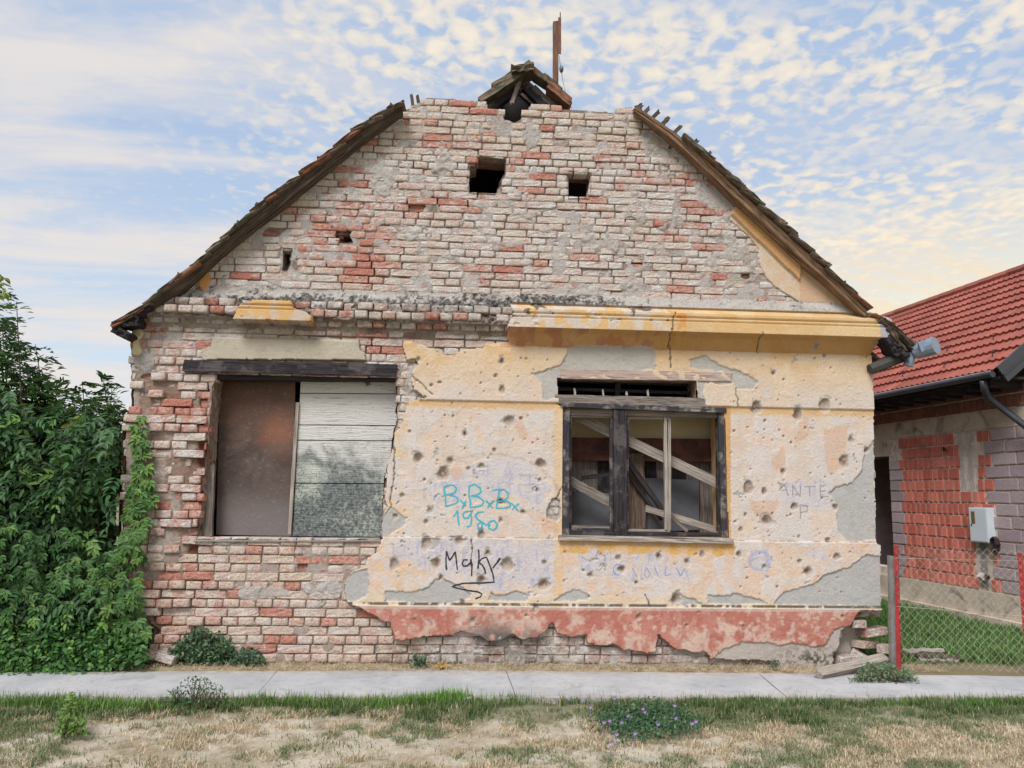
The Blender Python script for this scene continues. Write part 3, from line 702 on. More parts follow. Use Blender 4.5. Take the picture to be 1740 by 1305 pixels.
# gable
z = ZC_TOP+.15; HG = .0722
while z < 5.4:
    course(z, HG, 2 if brs.rand() < .6 else (0 if brs.rand() < .6 else 1), 0.0, w_h=.14); z += HG
bricks = []
for it in items:
    xc, zc, w, h, off, dep, uc, vc, soot = it
    if off > .05:
        if inpoly(np.array([uc]), np.array([vc]), REMN)[0] or brs.rand() < .06: continue
    er = float(sampleg(erode, np.array([xc]), np.array([zc]))[0])
    left = uc < 345 and vc > 620
    o = off+brs.normal(0, .004)-er*brs.uniform(-.01, .04)+(brs.normal(0, .016) if left else 0)
    if left and brs.rand() < .05: continue
    if off > .05: o += brs.normal(0, .014)
    r = redness(uc, vc); noise_ = brs.rand()
    pt_ = float(sampleg(pit, np.array([xc]), np.array([zc]))[0]); o -= pt_*brs.uniform(.0, .03)
    R = (.10 if vc < 520 else .16)+pt_*.6+r*.8+(.42 if noise_ < .07 else 0)+brs.uniform(-.12, .13)
    if uc < 660 and vc > 590: R += .05
    if er > .3: R += .12
    tan = np.clip(brs.uniform(0, .6)+(.3 if vc < 260 else 0)+(.35 if (uc < 700 and vc > 920) else 0), 0, 1)
    al = 1-soot*brs.uniform(.3, 1.2)
    if vc > 1090 and uc > 640: al = .6
    if 950 < uc < 1120 and vc > 1100: al = .75
    if 800 < uc < 930 and vc > 1080: al = .35
    bricks.append((xc, zc, w, h, o, dep, np.clip(R, 0, 1), brs.rand(), tan, np.clip(al, 0, 1), uc, vc))
bricks.sort(key=lambda b: -(b[2]*b[3])*(1+.35*(b[11] > 600)))
stuffV = []; stuffF = []; stuffC = []; nb = 0
vi = 0
for n_, b in enumerate(bricks):
    xc, zc, w, h, o, dep, R, tn, tan, al, uc, vc = b
    k = brs.randint(0, len(VAR)); flip = 1 if brs.rand() < .5 else -1
    ang = brs.normal(0, .022 if (uc < 345 and vc > 620) else .008)
    T = Matrix.Translation((xc, -o+dep/2, zc+brs.normal(0, .0022))) @ Matrix.Rotation(ang*1.3, 4, 'Y') @ Matrix.Diagonal((w, dep, h, 1))
    if n_ < 300:
        ob = bpy.data.objects.new('brick', VARM[k]); ob.color = (R, tn, tan, al); link(ob, front_wall, T)
    else:
        v_, f_ = VAR[k]; A4 = np.array(T); vv = v_@A4[:3, :3].T+A4[:3, 3]
        stuffV.append(vv); stuffF.append(np.array(f_)+vi); vi += len(vv); stuffC.append(np.tile([R, tn, tan, al], (len(vv), 1)))
print('bricks', len(bricks))
ob = obj_np('brickwork', np.concatenate(stuffV), np.concatenate(stuffF), BRICKS, front_wall, {'bcol': np.concatenate(stuffC)}, False)
ob['kind'] = 'stuff'

# ---- reveals and wall thickness
def strip(name, poly, depth, mat, y0=-.01, closed=True, sub=4, parent=None, jit=.012, off=0.0):
    pts = [F(u, v, off) for u, v in poly]; P2 = []
    n = len(pts); rng_ = range(n if closed else n-1)
    for i in rng_:
        a = pts[i]; b = pts[(i+1) % n]; L = np.linalg.norm(b-a); m = max(1, int(L/.05))
        for k in range(m): P2.append(a+(b-a)*k/m)
    if not closed: P2.append(pts[-1])
    rs = np.random.RandomState(len(P2)); V_ = []; m = len(P2)
    for p in P2:
        for s_ in range(sub+1):
            V_.append((p[0]+rs.normal(0, jit), y0+depth*s_/sub, p[2]+rs.normal(0, jit*.6)))
    F_ = []
    for i in range(m if closed else m-1):
        j = (i+1) % m
        for s_ in range(sub): F_.append((i*(sub+1)+s_, i*(sub+1)+s_+1, j*(sub+1)+s_+1, j*(sub+1)+s_))
    return obj_np(name, V_, np.array(F_), mat, parent or house)
REVEAL = mat_plain('brick_reveal', lin(168, 132, 112, .8), .95, .3, 14, .02, c2=lin(190, 178, 168, .8), lo=.45, hi=.6)
CREAMR = mat_plain('cream_reveal', lin(220, 180, 130, .8), .9, .15, 8, .004)
strip('window_reveal', WINL, .42, REVEAL, jit=.008)
strip('window_reveal', WINR, .42, CREAMR, y0=-.02, jit=.001)
strip('vent_reveal', VENT, .3, REVEAL, y0=-.02, jit=.003)
for hp in HOLES[3:]: strip('hole_reveal', hp, .28, REVEAL, jit=.004)
strip('wall_edge', OUT, .38, REVEAL, y0=.03, jit=.006)
rr_ = [(1479, 600), (1479, 622), (1482, 697), (1487, 870), (1493, 926), (1494, 1033)]
def side_wall():
    mb = MB(); xr = float(F(1486, 800)[0])-.012; xl = float(F(246, 1000)[0])+.05
    mb.box(xr-.35, xr, .012, 9, .42, 3.15); mb.box(xr-.5, xr-.16, .12, 9, 0, .42); mb.box(xl, xl+.35, .1, 9, 0, 3.0); mb.box(xl, xr, 8.7, 9, 0, 5.6)
    return mb.build('side_wall', mat_plain('render_old', lin(196, 186, 176, .75), .95, .2, 5, .01, c2=lin(150, 110, 92, .7), lo=.5, hi=.6), house)
side_wall()
# attic floor and room surfaces, coloured dark so the openings look unlit
DARKW = mat_plain('dark_room', lin(96, 84, 74, .7), .95, .3, 3, .01)
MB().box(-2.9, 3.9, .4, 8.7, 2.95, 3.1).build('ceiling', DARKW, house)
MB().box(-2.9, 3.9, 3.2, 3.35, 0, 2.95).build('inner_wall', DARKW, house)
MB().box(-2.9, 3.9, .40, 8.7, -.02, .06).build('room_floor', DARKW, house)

# ------------------------------------------------------------------ roof of the ruined house
yo = .15
L0, L1 = F(275, 490, yo), F(683, 165, yo); R0_, R1 = F(1480, 521, yo), F(1085, 172, yo); LE = F(200, 556, yo); RE = F(1545, 592, yo)
sl = (L1-L0)[2]/(L1-L0)[0]; sr = (R1-R0_)[2]/(R1-R0_)[0]
rx = (L0[2]-R0_[2]-sl*L0[0]+sr*R0_[0])/(sr-sl); rz = L0[2]+sl*(rx-L0[0])
YB = 1.0
ROOFT = mat_plain('old_roof_tile', lin(126, 112, 98, .8), .9, .3, 9, .01, c2=lin(92, 96, 74, .8), lo=.5, hi=.62)
ROOFT2 = mat_plain('rust_roof_tile', lin(150, 106, 84, .8), .9, .3, 9, .01, c2=lin(96, 90, 74, .8), lo=.52, hi=.62)
OUTL = [(194, 556), (224, 538), (265, 505), (324, 456), (363, 423), (382, 404), (429, 360), (476, 324), (531, 283), (589, 237), (605, 222), (683, 174)]
INNL = [(262, 528), (308, 503), (363, 449), (421, 402), (484, 355), (539, 308), (617, 245), (690, 190)]
OUTR = [(1548, 586), (1495, 539), (1462, 511), (1411, 460), (1348, 398), (1278, 335), (1208, 271), (1149, 220), (1102, 193), (1075, 179)]
INNR = [(1470, 548), (1450, 531), (1411, 492), (1352, 445), (1294, 390), (1255, 355), (1196, 296), (1118, 224), (1079, 190)]
def between(A_, B_, f_, d, du=0):
    """world path a fraction f_ between the upper and lower verge lines, from eaves to top"""
    xs = [p_[0] for p_ in A_]; o = np.argsort(xs); ax = np.array(xs)[o]; ay = np.array([p_[1] for p_ in A_])[o]
    bo = np.argsort([p_[0] for p_ in B_]); bx = np.array([p_[0] for p_ in B_])[bo]; by = np.array([p_[1] for p_ in B_])[bo]
    lo_, hi_ = max(ax[0], bx[0]), min(ax[-1], bx[-1]); u_ = np.linspace(lo_, hi_, 24)
    if A_[0][0] > A_[-1][0]: u_ = u_[::-1]
    return [F(u, (1-f_)*np.interp(u, ax, ay)+f_*np.interp(u, bx, by), d) for u in u_]
def roofside(s, P0, P1, PE, mat):
    sx = (P1-P0)/np.linalg.norm(P1-P0); nrm = np.array([-sx[2], 0, sx[0]]); nrm *= np.sign(nrm[2])
    RX = np.array([rx, 0, rz]); mb = MB(); dn = -nrm*.09
    def yy(p, y): q = np.array(p, float); q[1] = y; return q+dn
    PE = PE+nrm*.05
    mb.quadbox([yy(PE, .3), yy(P0, .3), yy(P0, 9), yy(PE, 9)], nrm, -.03)
    mb.quadbox([yy(P0, .3), yy(P1, .3), yy(P1, 9), yy(P0, 9)], nrm, -.03)
    mb.quadbox([yy(P1, YB+.25), yy(RX, YB+.25), yy(RX, 9), yy(P1, 9)], nrm, -.03)
    mb.build('roof_boarding', WOODR, house)
    tb = MB(); Lt = np.linalg.norm(RX-np.array([P0[0], 0, P0[2]])); a0 = np.array([P0[0], 0, P0[2]])
    nr = int((Lt-.34)/.16)
    for i in range(nr):
        q0 = a0+sx*(.16*i-.06); q1 = q0+sx*.36
        ys = .04 if (q1-a0)@sx < np.linalg.norm(P1-P0)-.05 else YB+.05
        for k in range(int((9-ys)/.18)):
            y = ys+k*.18
            a, b = q0-nrm*.055, q1-nrm*.085
            tb.quadbox([(a[0], y, a[2]), (b[0], y, b[2]), (b[0], y+.172, b[2]), (a[0], y+.172, a[2])], nrm, .016)
    o = tb.build('tile_courses', mat, house); o['kind'] = 'stuff'
    A_, B_ = (OUTL, INNL) if s < 0 else (OUTR, INNR)
    wv = WOODR if s < 0 else WOODR2
    for nm, f_, w_, th, d, sd0 in (('batten_board', .38, .032, .06, .13, 7), ('verge_board', .58, .048, .05, .125, 3), ('rafter', .82, .042, .09, .06, 5)):
        pp = between(A_, B_, f_, d); plank(nm, pp[0], pp[-1], w_, th, wv, house, (0, -1, 0), .3, 40, sd0, path=pp)
    rs = np.random.RandomState(3 if s < 0 else 4)
    tp = np.array([F(u, v, .13) for u, v in A_]); sl_ = np.concatenate([[0], np.cumsum(np.linalg.norm(np.diff(tp, axis=0), axis=1))])
    at = lambda d: np.array([np.interp(d, sl_, tp[:, k_]) for k_ in range(3)])
    d = 0.0; k = 0; LT = sl_[-1]
    while d < LT-.08:
        ln = rs.uniform(.20, .40)
        c0 = at(d)-nrm*rs.uniform(.004, .020); c1 = at(min(d+ln, LT))-nrm*rs.uniform(.028, .045)
        if rs.rand() < (.95 if s < 0 else (.9 if d < LT*.75 else .35)):
            plank('roof_tile', c0, c1, .024*rs.uniform(.8, 1.5), .19, ROOFT if rs.rand() < .75 else ROOFT2, house, (0, -1, 0), .35, 5, k)
        d += rs.uniform(.14, .26); k += 1
    qs = [.86, .90, .935, .80, .75, .985, .96, .68, .62, .55, .47, .42, .36, .31, .24] if s > 0 else [.22, .34, .43, .50, .585, .66, .71, .80, .84, .97]
    for q in qs:
        c = at(q*LT); hh_ = rs.uniform(.045, .075) if s > 0 and q > .7 else rs.uniform(.02, .045)
        plank('batten', c-nrm*.05, c+nrm*hh_+sx*rs.normal(0, .010), .032*rs.uniform(.7, 1.3), .03, WOODR, house, (0, -1, 0), .6, 4, k); k += 1
    return sx, nrm
WOODR2 = mat_wood('wood_roof_pale', lin(150, 122, 98), lin(96, 74, 58))
sxL, nL = roofside(-1, L0, L1, LE, ROOFT)
sxR, nR = roofside(1, R0_, R1, RE, ROOFT2)
for u, v, h_ in [(712, 178, 15), (702, 181, 20), (1090, 196, 14), (1084, 192, 12)]:
    a = F(u, v, -.05); b = F(u-3, v-h_, -.05); plank('batten', a, b, .03, .03, WOODR, house, (0, -1, 0), .5, 3, u)
# surviving ridge end set back behind the gable
def Y(u, v, y): return pl(u, v, (0, y, 0), (0, 1, 0))
yb = YB-.02
RXb = Y(887, 122, yb)
for a, b, w, m in [((815, 176), (893, 124), .075, ROOFT), ((838, 152), (900, 113), .06, ROOFT), ((905, 122), (968, 176), .05, ROOFT2), ((893, 116), (928, 142), .06, ROOFT), ((921, 133), (952, 158), .05, ROOFT), ((930, 152), (968, 183), .05, ROOFT2)]:
    plank('roof_tile', Y(*a, yb-.02), Y(*b, yb-.02), w, .20, m, house, (0, -1, 0), .2, 6, a[0])
plank('ridge_tile', Y(868, 126, yb-.05), Y(906, 122, yb-.05), .085, .3, ROOFT, house, (0, -1, 0), .35, 6, 2)
for a, b, w in [((826, 190), (892, 142), .10), ((884, 140), (936, 192), .10), ((905, 150), (948, 190), .06), ((940, 170), (944, 196), .04), ((930, 158), (944, 170), .04), ((850, 140), (848, 158), .03)]:
    plank('rafter', Y(*a, yb+.10), Y(*b, yb+.10), w, .10, WOODG if w < .1 else WOODF, house, (0, -1, 0), .25, 8, a[0])
plank('broken_batten', Y(882, 140, yb+.0), Y(869, 176, yb+.0), .05, .03, WOODL, house, (0, -1, 0), .7, 6, 9)
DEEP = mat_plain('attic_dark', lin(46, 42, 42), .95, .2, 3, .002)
MB().quadbox([Y(826, 240, yb+.3), Y(836, 180, yb+.3), Y(888, 128, yb+.3), Y(948, 182, yb+.3)], (0, 1, 0), .05).build('attic_shade_sheet', DEEP, house)  # dark sheet added to stand for the unlit attic and shut out sky
# eaves on both corners
MB().tube([F(1478, 628, .1), F(1530, 607, .10), F(1556, 596, .12)], [.05, .055, .06], 8).build('gutter', mat_plain('dark_gutter', lin(66, 66, 64), .7, .3, 6), house)
ZN = mat_plain('zinc', lin(136, 148, 166), .45, .15, 10, .001, .3)
g = MB(); a = F(1556, 597, .16); g.tube([a, a+(.10, -.16, .03)], [.075, .085], 14); g.tube([F(1549, 600, .14), F(1543, 622, .12)], [.045, .045], 10); g.quadbox([F(1560, 582, .3), F(1586, 572, .3), F(1584, 590, .3), F(1566, 598, .3)], (0, 1, 0), .02)
g.build('gutter_end', ZN, house)
for k, (a, b, w) in enumerate([((1492, 545), (1548, 598), .05), ((1500, 560), (1532, 600), .05), ((1505, 552), (1560, 600), .03), ((1498, 575), (1520, 605), .07), ((1510, 585), (1535, 612), .06)]):
    plank('eaves_board', F(*a, .12), F(*b, .12), w, .22, WOODC if k > 2 else WOODR, house, (0, -1, 0), .4, 6, 20+k)
for k, (a, b, w) in enumerate([((197, 556), (262, 524), .05), ((200, 562), (225, 575), .07), ((205, 553), (240, 548), .08)]):
    plank('eaves_board', F(*a, .10), F(*b, .10), w, .22, WOODC, house, (0, -1, 0), .4, 6, 30+k)

# ------------------------------------------------------------------ left opening: lintel beam, steel panel, painted boards
plank('lintel_beam', F(314, 622, .0), F(674, 630, .0), .105, .09, WOODB, house, (0, -1, 0), .12, 24, 1)
plank('lintel_beam', F(362, 641, -.1), F(672, 643, -.1), .06, .16, WOODC, house, (0, -1, 0), .12, 20, 2)
RUST = bpy.data.materials.new('rusty_sheet'); RUST.use_nodes = True; t = NT(RUST.node_tree); p = geo(t)
zc_ = t.n('ShaderNodeSeparateXYZ', None, Vector=p)
n1 = t.noise(p, 3.2, 6, .65, .6); n2 = t.noise(p, 26, 5, .65)
c = t.mix(t.ramp(n1, .35, .65), lin(70, 58, 54, .9), lin(100, 84, 78, .9)); c = t.mix(t.math('MULTIPLY', t.ramp(t.math('ADD', zc_.outputs[2], t.math('MULTIPLY', n1, .5)), 1.85, 1.45), .7), c, lin(132, 124, 124, .9))
rb = t.math('MULTIPLY', t.ramp(t.math('ADD', zc_.outputs[2], t.math('MULTIPLY', n1, .8)), 2.15, 2.75), .7)
c = t.mix(rb, c, lin(104, 74, 58)); c = t.mix(t.math('MULTIPLY', t.ramp(n2, .55, .75), .5), c, lin(140, 128, 124)); dd_ = t.n('ShaderNodeVectorMath', {'operation': 'DISTANCE'}, _0=p, _1=tuple(F(478, 735, -.2))).outputs['Value']; c = t.mix(t.math('MULTIPLY', t.ramp(t.math('ADD', dd_, t.math('MULTIPLY', n1, .6)), .60, .25), .45), c, lin(168, 106, 76)); c = t.mix(t.math('MULTIPLY', t.ramp(t.noise(p, 70, 3), .68, .73), .5), c, lin(50, 44, 42))
finish(t, c, .6, n2, .004, .2, .4)
def PD(u, v, d): return F(u, v, -d)
MB().quadbox([PD(367, 909, .24), PD(497, 911, .20), PD(502, 644, .20), PD(374, 643, .24)], (0, 1, 0), .006).build('steel_panel', RUST, house, bevel=.002)
LGRN = bpy.data.materials.new('flaked_board'); LGRN.use_nodes = True; t = NT(LGRN.node_tree); p = geo(t)
sz = t.n('ShaderNodeSeparateXYZ', None, Vector=p)
n1 = t.noise(p, 5, 6, .65, .8); n2 = t.noise(p, 42, 6, .75, .3); n3 = t.noise(t.scale(p, 4, 40, 60), 1.5, 5, .6)
zz = t.math('ADD', sz.outputs[2], t.math('MULTIPLY', t.math('SUBTRACT', n1, .5), .9))
c = t.mix(t.ramp(zz, 1.35, 2.0), lin(176, 184, 172, .9), lin(218, 216, 212, .9))
sp = t.math('ADD', n2, t.ramp(zz, 1.2, 1.95, .06, -.12))
c = t.mix(t.math('MULTIPLY', t.ramp(sp, .50, .58), .8), c, lin(104, 108, 112, .8)); c = t.mix(t.math('MULTIPLY', t.math('MULTIPLY', t.ramp(zz, 1.95, 1.6), t.ramp(t.noise(p, 2.6, 5, .7), .38, .54)), .85), c, t.mix(t.ramp(n2, .4, .6), lin(122, 128, 126), lin(72, 76, 82)))
c = t.mix(t.ramp(n3, .62, .7), c, lin(150, 150, 140, .8)); c = t.mix(t.ramp(zz, 2.56, 2.62), c, t.mix(t.ramp(n2, .5, .6), lin(112, 108, 98), lin(150, 146, 132)))
c = t.mix(t.ramp(t.noise(p, 55, 3), .68, .73), c, lin(70, 66, 62))
finish(t, c, .8, t.math('ADD', n2, n3), .012)
rows = [912, 821, 748, 722, 668, 646]
for k in range(5):
    b0, b1 = rows[k], rows[k+1]; xl_ = lambda v: 497+(912-v)*.053; rs_ = random.uniform(-.004, .004)
    MB().quadbox([PD(xl_(b0), b0-.7, .16+rs_), PD(674, b0+.5, .16), PD(676, b1+2, .16), PD(xl_(b1), b1+.8, .16+rs_)], (0, 1, 0), .024).build('painted_board', LGRN, house, bevel=.002)
plank('upright_lath', PD(492, 908, .15), PD(506, 684, .15), .03, .03, WOODL, house, (0, -1, 0), .1, 12, 3)
plank('jamb_post', PD(352, 912, .10), PD(357, 790, .10), .09, .05, WOODG, house, (0, -1, 0), .15, 8, 4)
plank('jamb_post', PD(361, 782, .20), PD(368, 645, .20), .05, .05, WOODL, house, (0, -1, 0), .15, 8, 5)
MB().quadbox([PD(330, 920, -.02), PD(646, 920, -.02), PD(648, 914, .22), PD(332, 913, .22)], (0, 0, 1), .01).build('sheet_sill', mat_plain('zinc_old', lin(150, 148, 148), .6, .2, 10, .002, .2), house)

# ------------------------------------------------------------------ right window
wd = .05
def member(name, a, b, w, th=.05, mat=WOODF, d=wd, par=None, seed=1, rough=.1):
    return plank(name, F(*a, -d), F(*b, -d), w, th, mat, par or frame, (0, -1, 0), rough, 14, seed)
frame = plank('window_frame', F(952, 688, 0), F(1232, 698, 0), .045, .08, WOODF, house, (0, -1, 0), .1, 14, 1)
member('post', (960, 692), (959, 910), .075, .09, WOODF, .03); member('post', (1223, 698), (1229, 912), .055, .09, WOODF, .03)
member('mullion', (1052, 696), (1053, 910), .115, .10, WOODB, .02, seed=4); member('rail', (966, 701), (1218, 706), .05, .06, WOODG, .05); member('bottom_rail', (963, 907), (1226, 911), .06, .08, WOODB, .03)
for x0, x1, top, bot in [(969, 1038, 707, 899), (1066, 1137, 710, 901)]:
    s_ = member('sash', (x0, top), (x1, top+1), .022, .035, WOODL, .07)
    for a, b in [((x0, top), (x0-1, bot)), ((x1, top), (x1, bot)), ((x0-1, bot), (x1, bot+1))]:
        plank('sash_rail', F(*a, -.07), F(*b, -.07), .026, .035, WOODL if a[0] > 1100 or b[0] > 1100 else WOODF, frame, (0, -1, 0), .1, 12, x0)
member('stile', (1130, 708), (1132, 900), .03, .04, WOODL, .06); member('stile', (1219, 706), (1221, 903), .03, .05, WOODB, .06)
member('window_sill', (948, 913), (1242, 919), .045, .13, WOODL, -.02, seed=9, rough=.2); member('glazing_bar', (967, 895), (1036, 897), .03, .05, WOODG, .08)
plank('transom_beam', F(943, 679, -.01), F(1196, 685, -.01), .085, .10, WOODG, house, (0, -1, 0), .2, 18, 3)
plank('lintel_board', F(952, 636, .015), F(1241, 641, .015), .085, .06, mat_wood('wood_pinkish', lin(190, 172, 162), lin(158, 138, 128)), house, (0, -1, 0), .2, 20, 8)
plank('vent_slat', F(948, 661, -.16), F(1182, 668, -.16), .03, .03, WOODC, house, seed=1); plank('vent_slat', F(948, 648, -.2), F(1182, 655, -.2), .02, .03, WOODC, house, seed=2)
plank('vent_post', F(1050, 645, -.14), F(1049, 676, -.14), .05, .04, WOODC, house, seed=1)
for u, h_ in [(977, 12), (1025, 10), (1101, 9), (1065, 6)]:
    plank('splinter', F(u, 672, -.02), F(u-1, 672-h_, -.03), .02, .012, WOODL, house, rough=.6, seg=3, seed=u)
# what shows behind the panes
SHEET = mat_plain('grey_sheet', lin(92, 94, 100, .9), .7, .2, 4, .002, c2=lin(120, 120, 122), lo=.6, hi=.75)
def slab(name, pts, d, th, mat, par=house): return MB().quadbox([PD(*q, d) for q in pts], (0, 1, 0), th).build(name, mat, par)
slab('inner_lining', [(950, 745), (1245, 748), (1245, 690), (950, 690)], .48, .03, mat_plain('cream_wall', lin(214, 200, 168, .85), .9, .1, 5))
slab('steel_beam', [(950, 782), (1245, 785), (1245, 746), (950, 743)], .40, .04, mat_plain('rust_beam', lin(96, 58, 52, .9), .75, .3, 10, .004, c2=lin(70, 44, 42), lo=.5, hi=.6))
for k, (u0, u1, m) in enumerate([(950, 985, WOODG), (985, 1015, WOODG), (1015, 1045, WOODB), (1095, 1115, WOODC), (1115, 1142, WOODG), (1142, 1165, WOODC), (1165, 1188, WOODG), (1188, 1204, WOODG), (1204, 1222, WOODG), (1222, 1246, WOODG)]):
    um = (u0+u1)/2; plank('lining_board', PD(um, 925, .5), PD(um, 770, .5), (u1-u0)/185*1.06, .02, m, house, seed=k)
slab('grey_sheet', [(950, 905), (1040, 906), (1040, 838), (950, 834)], .38, .01, SHEET); slab('grey_sheet', [(1095, 905), (1188, 900), (1187, 816), (1095, 812)], .42, .01, SHEET)
BOARDS = empty('brace_plank', F(974, 709, -.2), 'long pale plank sloping down to the right across the broken casement window', 'plank')
plank('timber', PD(972, 704, .2), PD(1222, 822, .2), .095, .03, WOODL, BOARDS, seed=5, rough=.15)
def loose(lbl, a, b, w, th, mat, d, seed, d2=None):
    p0 = PD(*a, d); o = empty('loose_plank', p0, lbl, 'plank', None); plank('timber', p0, PD(*b, d2 or d), w, th, mat, o, seed=seed, rough=.25); return o
loose('short charred plank sloping behind the left pane of the broken window', (966, 816), (1042, 856), .085, .03, WOODG, .16, 6)
loose('dark round pole leaning behind the middle pane of the broken window', (1064, 780), (1134, 878), .05, .05, WOODC, .26, 7)
loose('thin dark lath leaning below the round pole behind the middle pane', (1062, 800), (1124, 884), .03, .03, WOODC, .30, 8)
loose('wide upright brown board standing behind the middle pane of the window', (1082, 900), (1080, 772), .17, .02, mat_wood('wood_brown', lin(140, 122, 110), lin(92, 78, 70)), .34, 9)
loose('low pale plank lying behind the right pane just above the sill', (1098, 864), (1224, 902), .06, .03, WOODL, .22, 10)
loose('thin grey stick lying across the low pale plank behind the right pane', (1138, 876), (1168, 902), .035, .02, WOODG, .19, 12)
loose('thin horizontal charred plank stub behind the left pane of the window', (990, 812), (1040, 806), .04, .02, WOODC, .3, 13)

# ------------------------------------------------------------------ graffiti (flat paint on the plaster skin)
def hgt(x, z_):
    i = int((x-X0)/ST); k = int((z_+.04)/ST)
    if 1 <= i < H.shape[0]-1 and 1 <= k < H.shape[1]-1: return float(H[i-1:i+2, k-1:k+2].max())
    return .03
def strokes(name, lines, w, mat, par=plaster_coat):
    mb = MB()
    for ln in lines:
        # smooth the pixel polyline
        P2 = []
        for (a, b), (c, d) in zip(ln[:-1], ln[1:]):
            m = max(1, int(math.hypot(c-a, d-b)/2.0))
            for k in range(m): P2.append((a+(c-a)*k/m, b+(d-b)*k/m))
        P2.append(ln[-1])
        V_ = []; n = len(P2)
        for i, (u, v) in enumerate(P2):
            u0, v0 = P2[max(0, i-1)]; u1, v1 = P2[min(n-1, i+1)]; L = math.hypot(u1-u0, v1-v0)+1e-6
            nx, ny = -(v1-v0)/L, (u1-u0)/L; ww = w*(.75+.5*vn(np.array([u*.2]), np.array([v*.2]), 5)[0])
            for s_ in (-1, 1):
                q = F(u+nx*ww*.5*s_, v+ny*ww*.5*s_, .03); y_ = hgt(q[0], q[2]); q = F(u+nx*ww*.5*s_, v+ny*ww*.5*s_, y_+.0015); V_.append(q)
        mb.add(V_, [(2*i, 2*i+1, 2*i+3, 2*i+2) for i in range(n-1)])
    return mb.build(name, mat, par)
def gm(name, c, a):
    m, t = newmat(name); p = geo(t)
    pr = t.n('ShaderNodeBsdfPrincipled', None, Roughness=.7); pr.inputs['Base Color'].default_value = (*c, 1)
    tr = t.n('ShaderNodeBsdfTransparent'); f = t.ramp(t.noise(p, 110, 4, .7), .58-a*.12, .68-a*.12, 1, .2)
    mx = t.n('ShaderNodeMixShader', None, _0=f, _1=tr.outputs[0], _2=pr.outputs[0]); t.n('ShaderNodeOutputMaterial', None, Surface=mx.outputs[0]); return m
TEAL = gm('teal_paint', lin(62, 168, 184), .1); BLACKP = gm('black_marker', lin(40, 38, 42), -.2); FADE = gm('faded_pencil', lin(150, 144, 146), 1.0); BLUEP = gm('faded_blue', lin(140, 150, 200), .9)
def z4(pts, ox=700, oy=760, s=5.019): return [(ox+x/s, oy+y/s) for x, y in pts]
teal = [[(270, 345), (300, 325), (350, 322), (380, 350), (365, 385), (320, 402), (285, 405)], [(285, 405), (340, 408), (385, 430), (395, 460), (370, 480), (330, 492), (283, 505)], [(275, 350), (283, 420), (290, 510)],
        [(410, 450), (440, 480), (462, 500)], [(462, 455), (445, 485), (430, 520)],
        [(490, 330), (485, 400), (500, 470), (495, 515)], [(480, 335), (530, 315), (580, 345), (590, 380), (560, 405), (505, 415)], [(505, 415), (570, 425), (612, 460), (600, 495), (550, 508), (495, 515)],
        [(630, 455), (665, 490), (690, 520)], [(705, 455), (665, 485), (645, 515)],
        [(690, 368), (740, 358), (790, 362), (820, 390), (815, 430), (780, 455), (735, 460)], [(745, 362), (735, 430), (720, 520)], [(735, 460), (800, 455), (840, 480), (835, 510), (780, 520), (715, 520)],
        [(848, 478), (880, 510), (908, 548)], [(915, 480), (880, 505), (855, 530)],
        [(352, 595), (375, 565), (388, 535)], [(388, 535), (392, 600), (402, 670)], [(500, 545), (455, 548), (432, 575), (445, 605), (480, 605), (505, 560), (505, 540)], [(505, 560), (508, 620), (500, 670), (465, 680)],
        [(615, 550), (565, 555), (540, 580), (555, 610), (590, 635), (600, 665), (590, 705), (565, 690), (560, 660), (600, 630)], [(680, 625), (650, 650), (655, 690), (690, 708), (720, 690), (728, 655), (700, 625), (675, 632)], [(600, 640), (635, 665), (660, 640)]]
strokes('graffiti', [z4(l) for l in teal], 2.8, TEAL)
blk = [[(295, 885), (290, 960), (293, 1045)], [(295, 890), (320, 965), (340, 940), (370, 890)], [(370, 890), (378, 960), (387, 1045)], [(475, 960), (440, 960), (428, 990), (440, 1015), (475, 1010), (505, 975)], [(500, 955), (512, 1010), (508, 1100)],
       [(568, 872), (572, 950), (562, 1035)], [(632, 935), (595, 950), (568, 980), (600, 1005), (620, 1040), (627, 1075)], [(635, 935), (665, 1010), (690, 1080), (700, 1150), (620, 1155), (520, 1158), (440, 1160), (375, 1175), (340, 1188), (400, 1205), (480, 1222), (560, 1232), (598, 1250), (585, 1275), (540, 1292)],
       [(755, 945), (735, 975), (712, 1000), (690, 1030)]]
strokes('graffiti', [z4(l) for l in blk], 2.5, BLACKP)
strokes('graffiti', [z4(l) for l in [[(290, 1000), (296, 1045)], [(500, 955), (512, 1005)], [(750, 945), (728, 980)]]], 3.2, BLACKP)
def z5(pts): return [(1060+x/3.222, 560+y/3.222) for x, y in pts]
ante = [[(850, 880), (880, 845), (900, 910)], [(862, 880), (895, 875)], [(925, 915), (925, 850), (965, 915), (968, 850)], [(985, 860), (1050, 858)], [(1018, 858), (1018, 915)], [(1075, 855), (1078, 915), (1120, 912)], [(1075, 855), (1110, 852)], [(1077, 885), (1105, 882)],
        [(965, 960), (968, 1035)], [(965, 960), (1005, 965), (1005, 995), (968, 1000)]]
strokes('graffiti', [z5(l) for l in ante], 1.8, FADE)
faint = [[(1120, 1240), (1145, 1260), (1180, 1262)], [(1180, 1262), (1200, 1245), (1215, 1205)], [(1215, 1230), (1250, 1235), (1250, 1280), (1220, 1320), (1200, 1310)]]
strokes('graffiti', [[(640+x/3.222, 560+y/3.222) for x, y in l] for l in faint], 1.6, FADE)
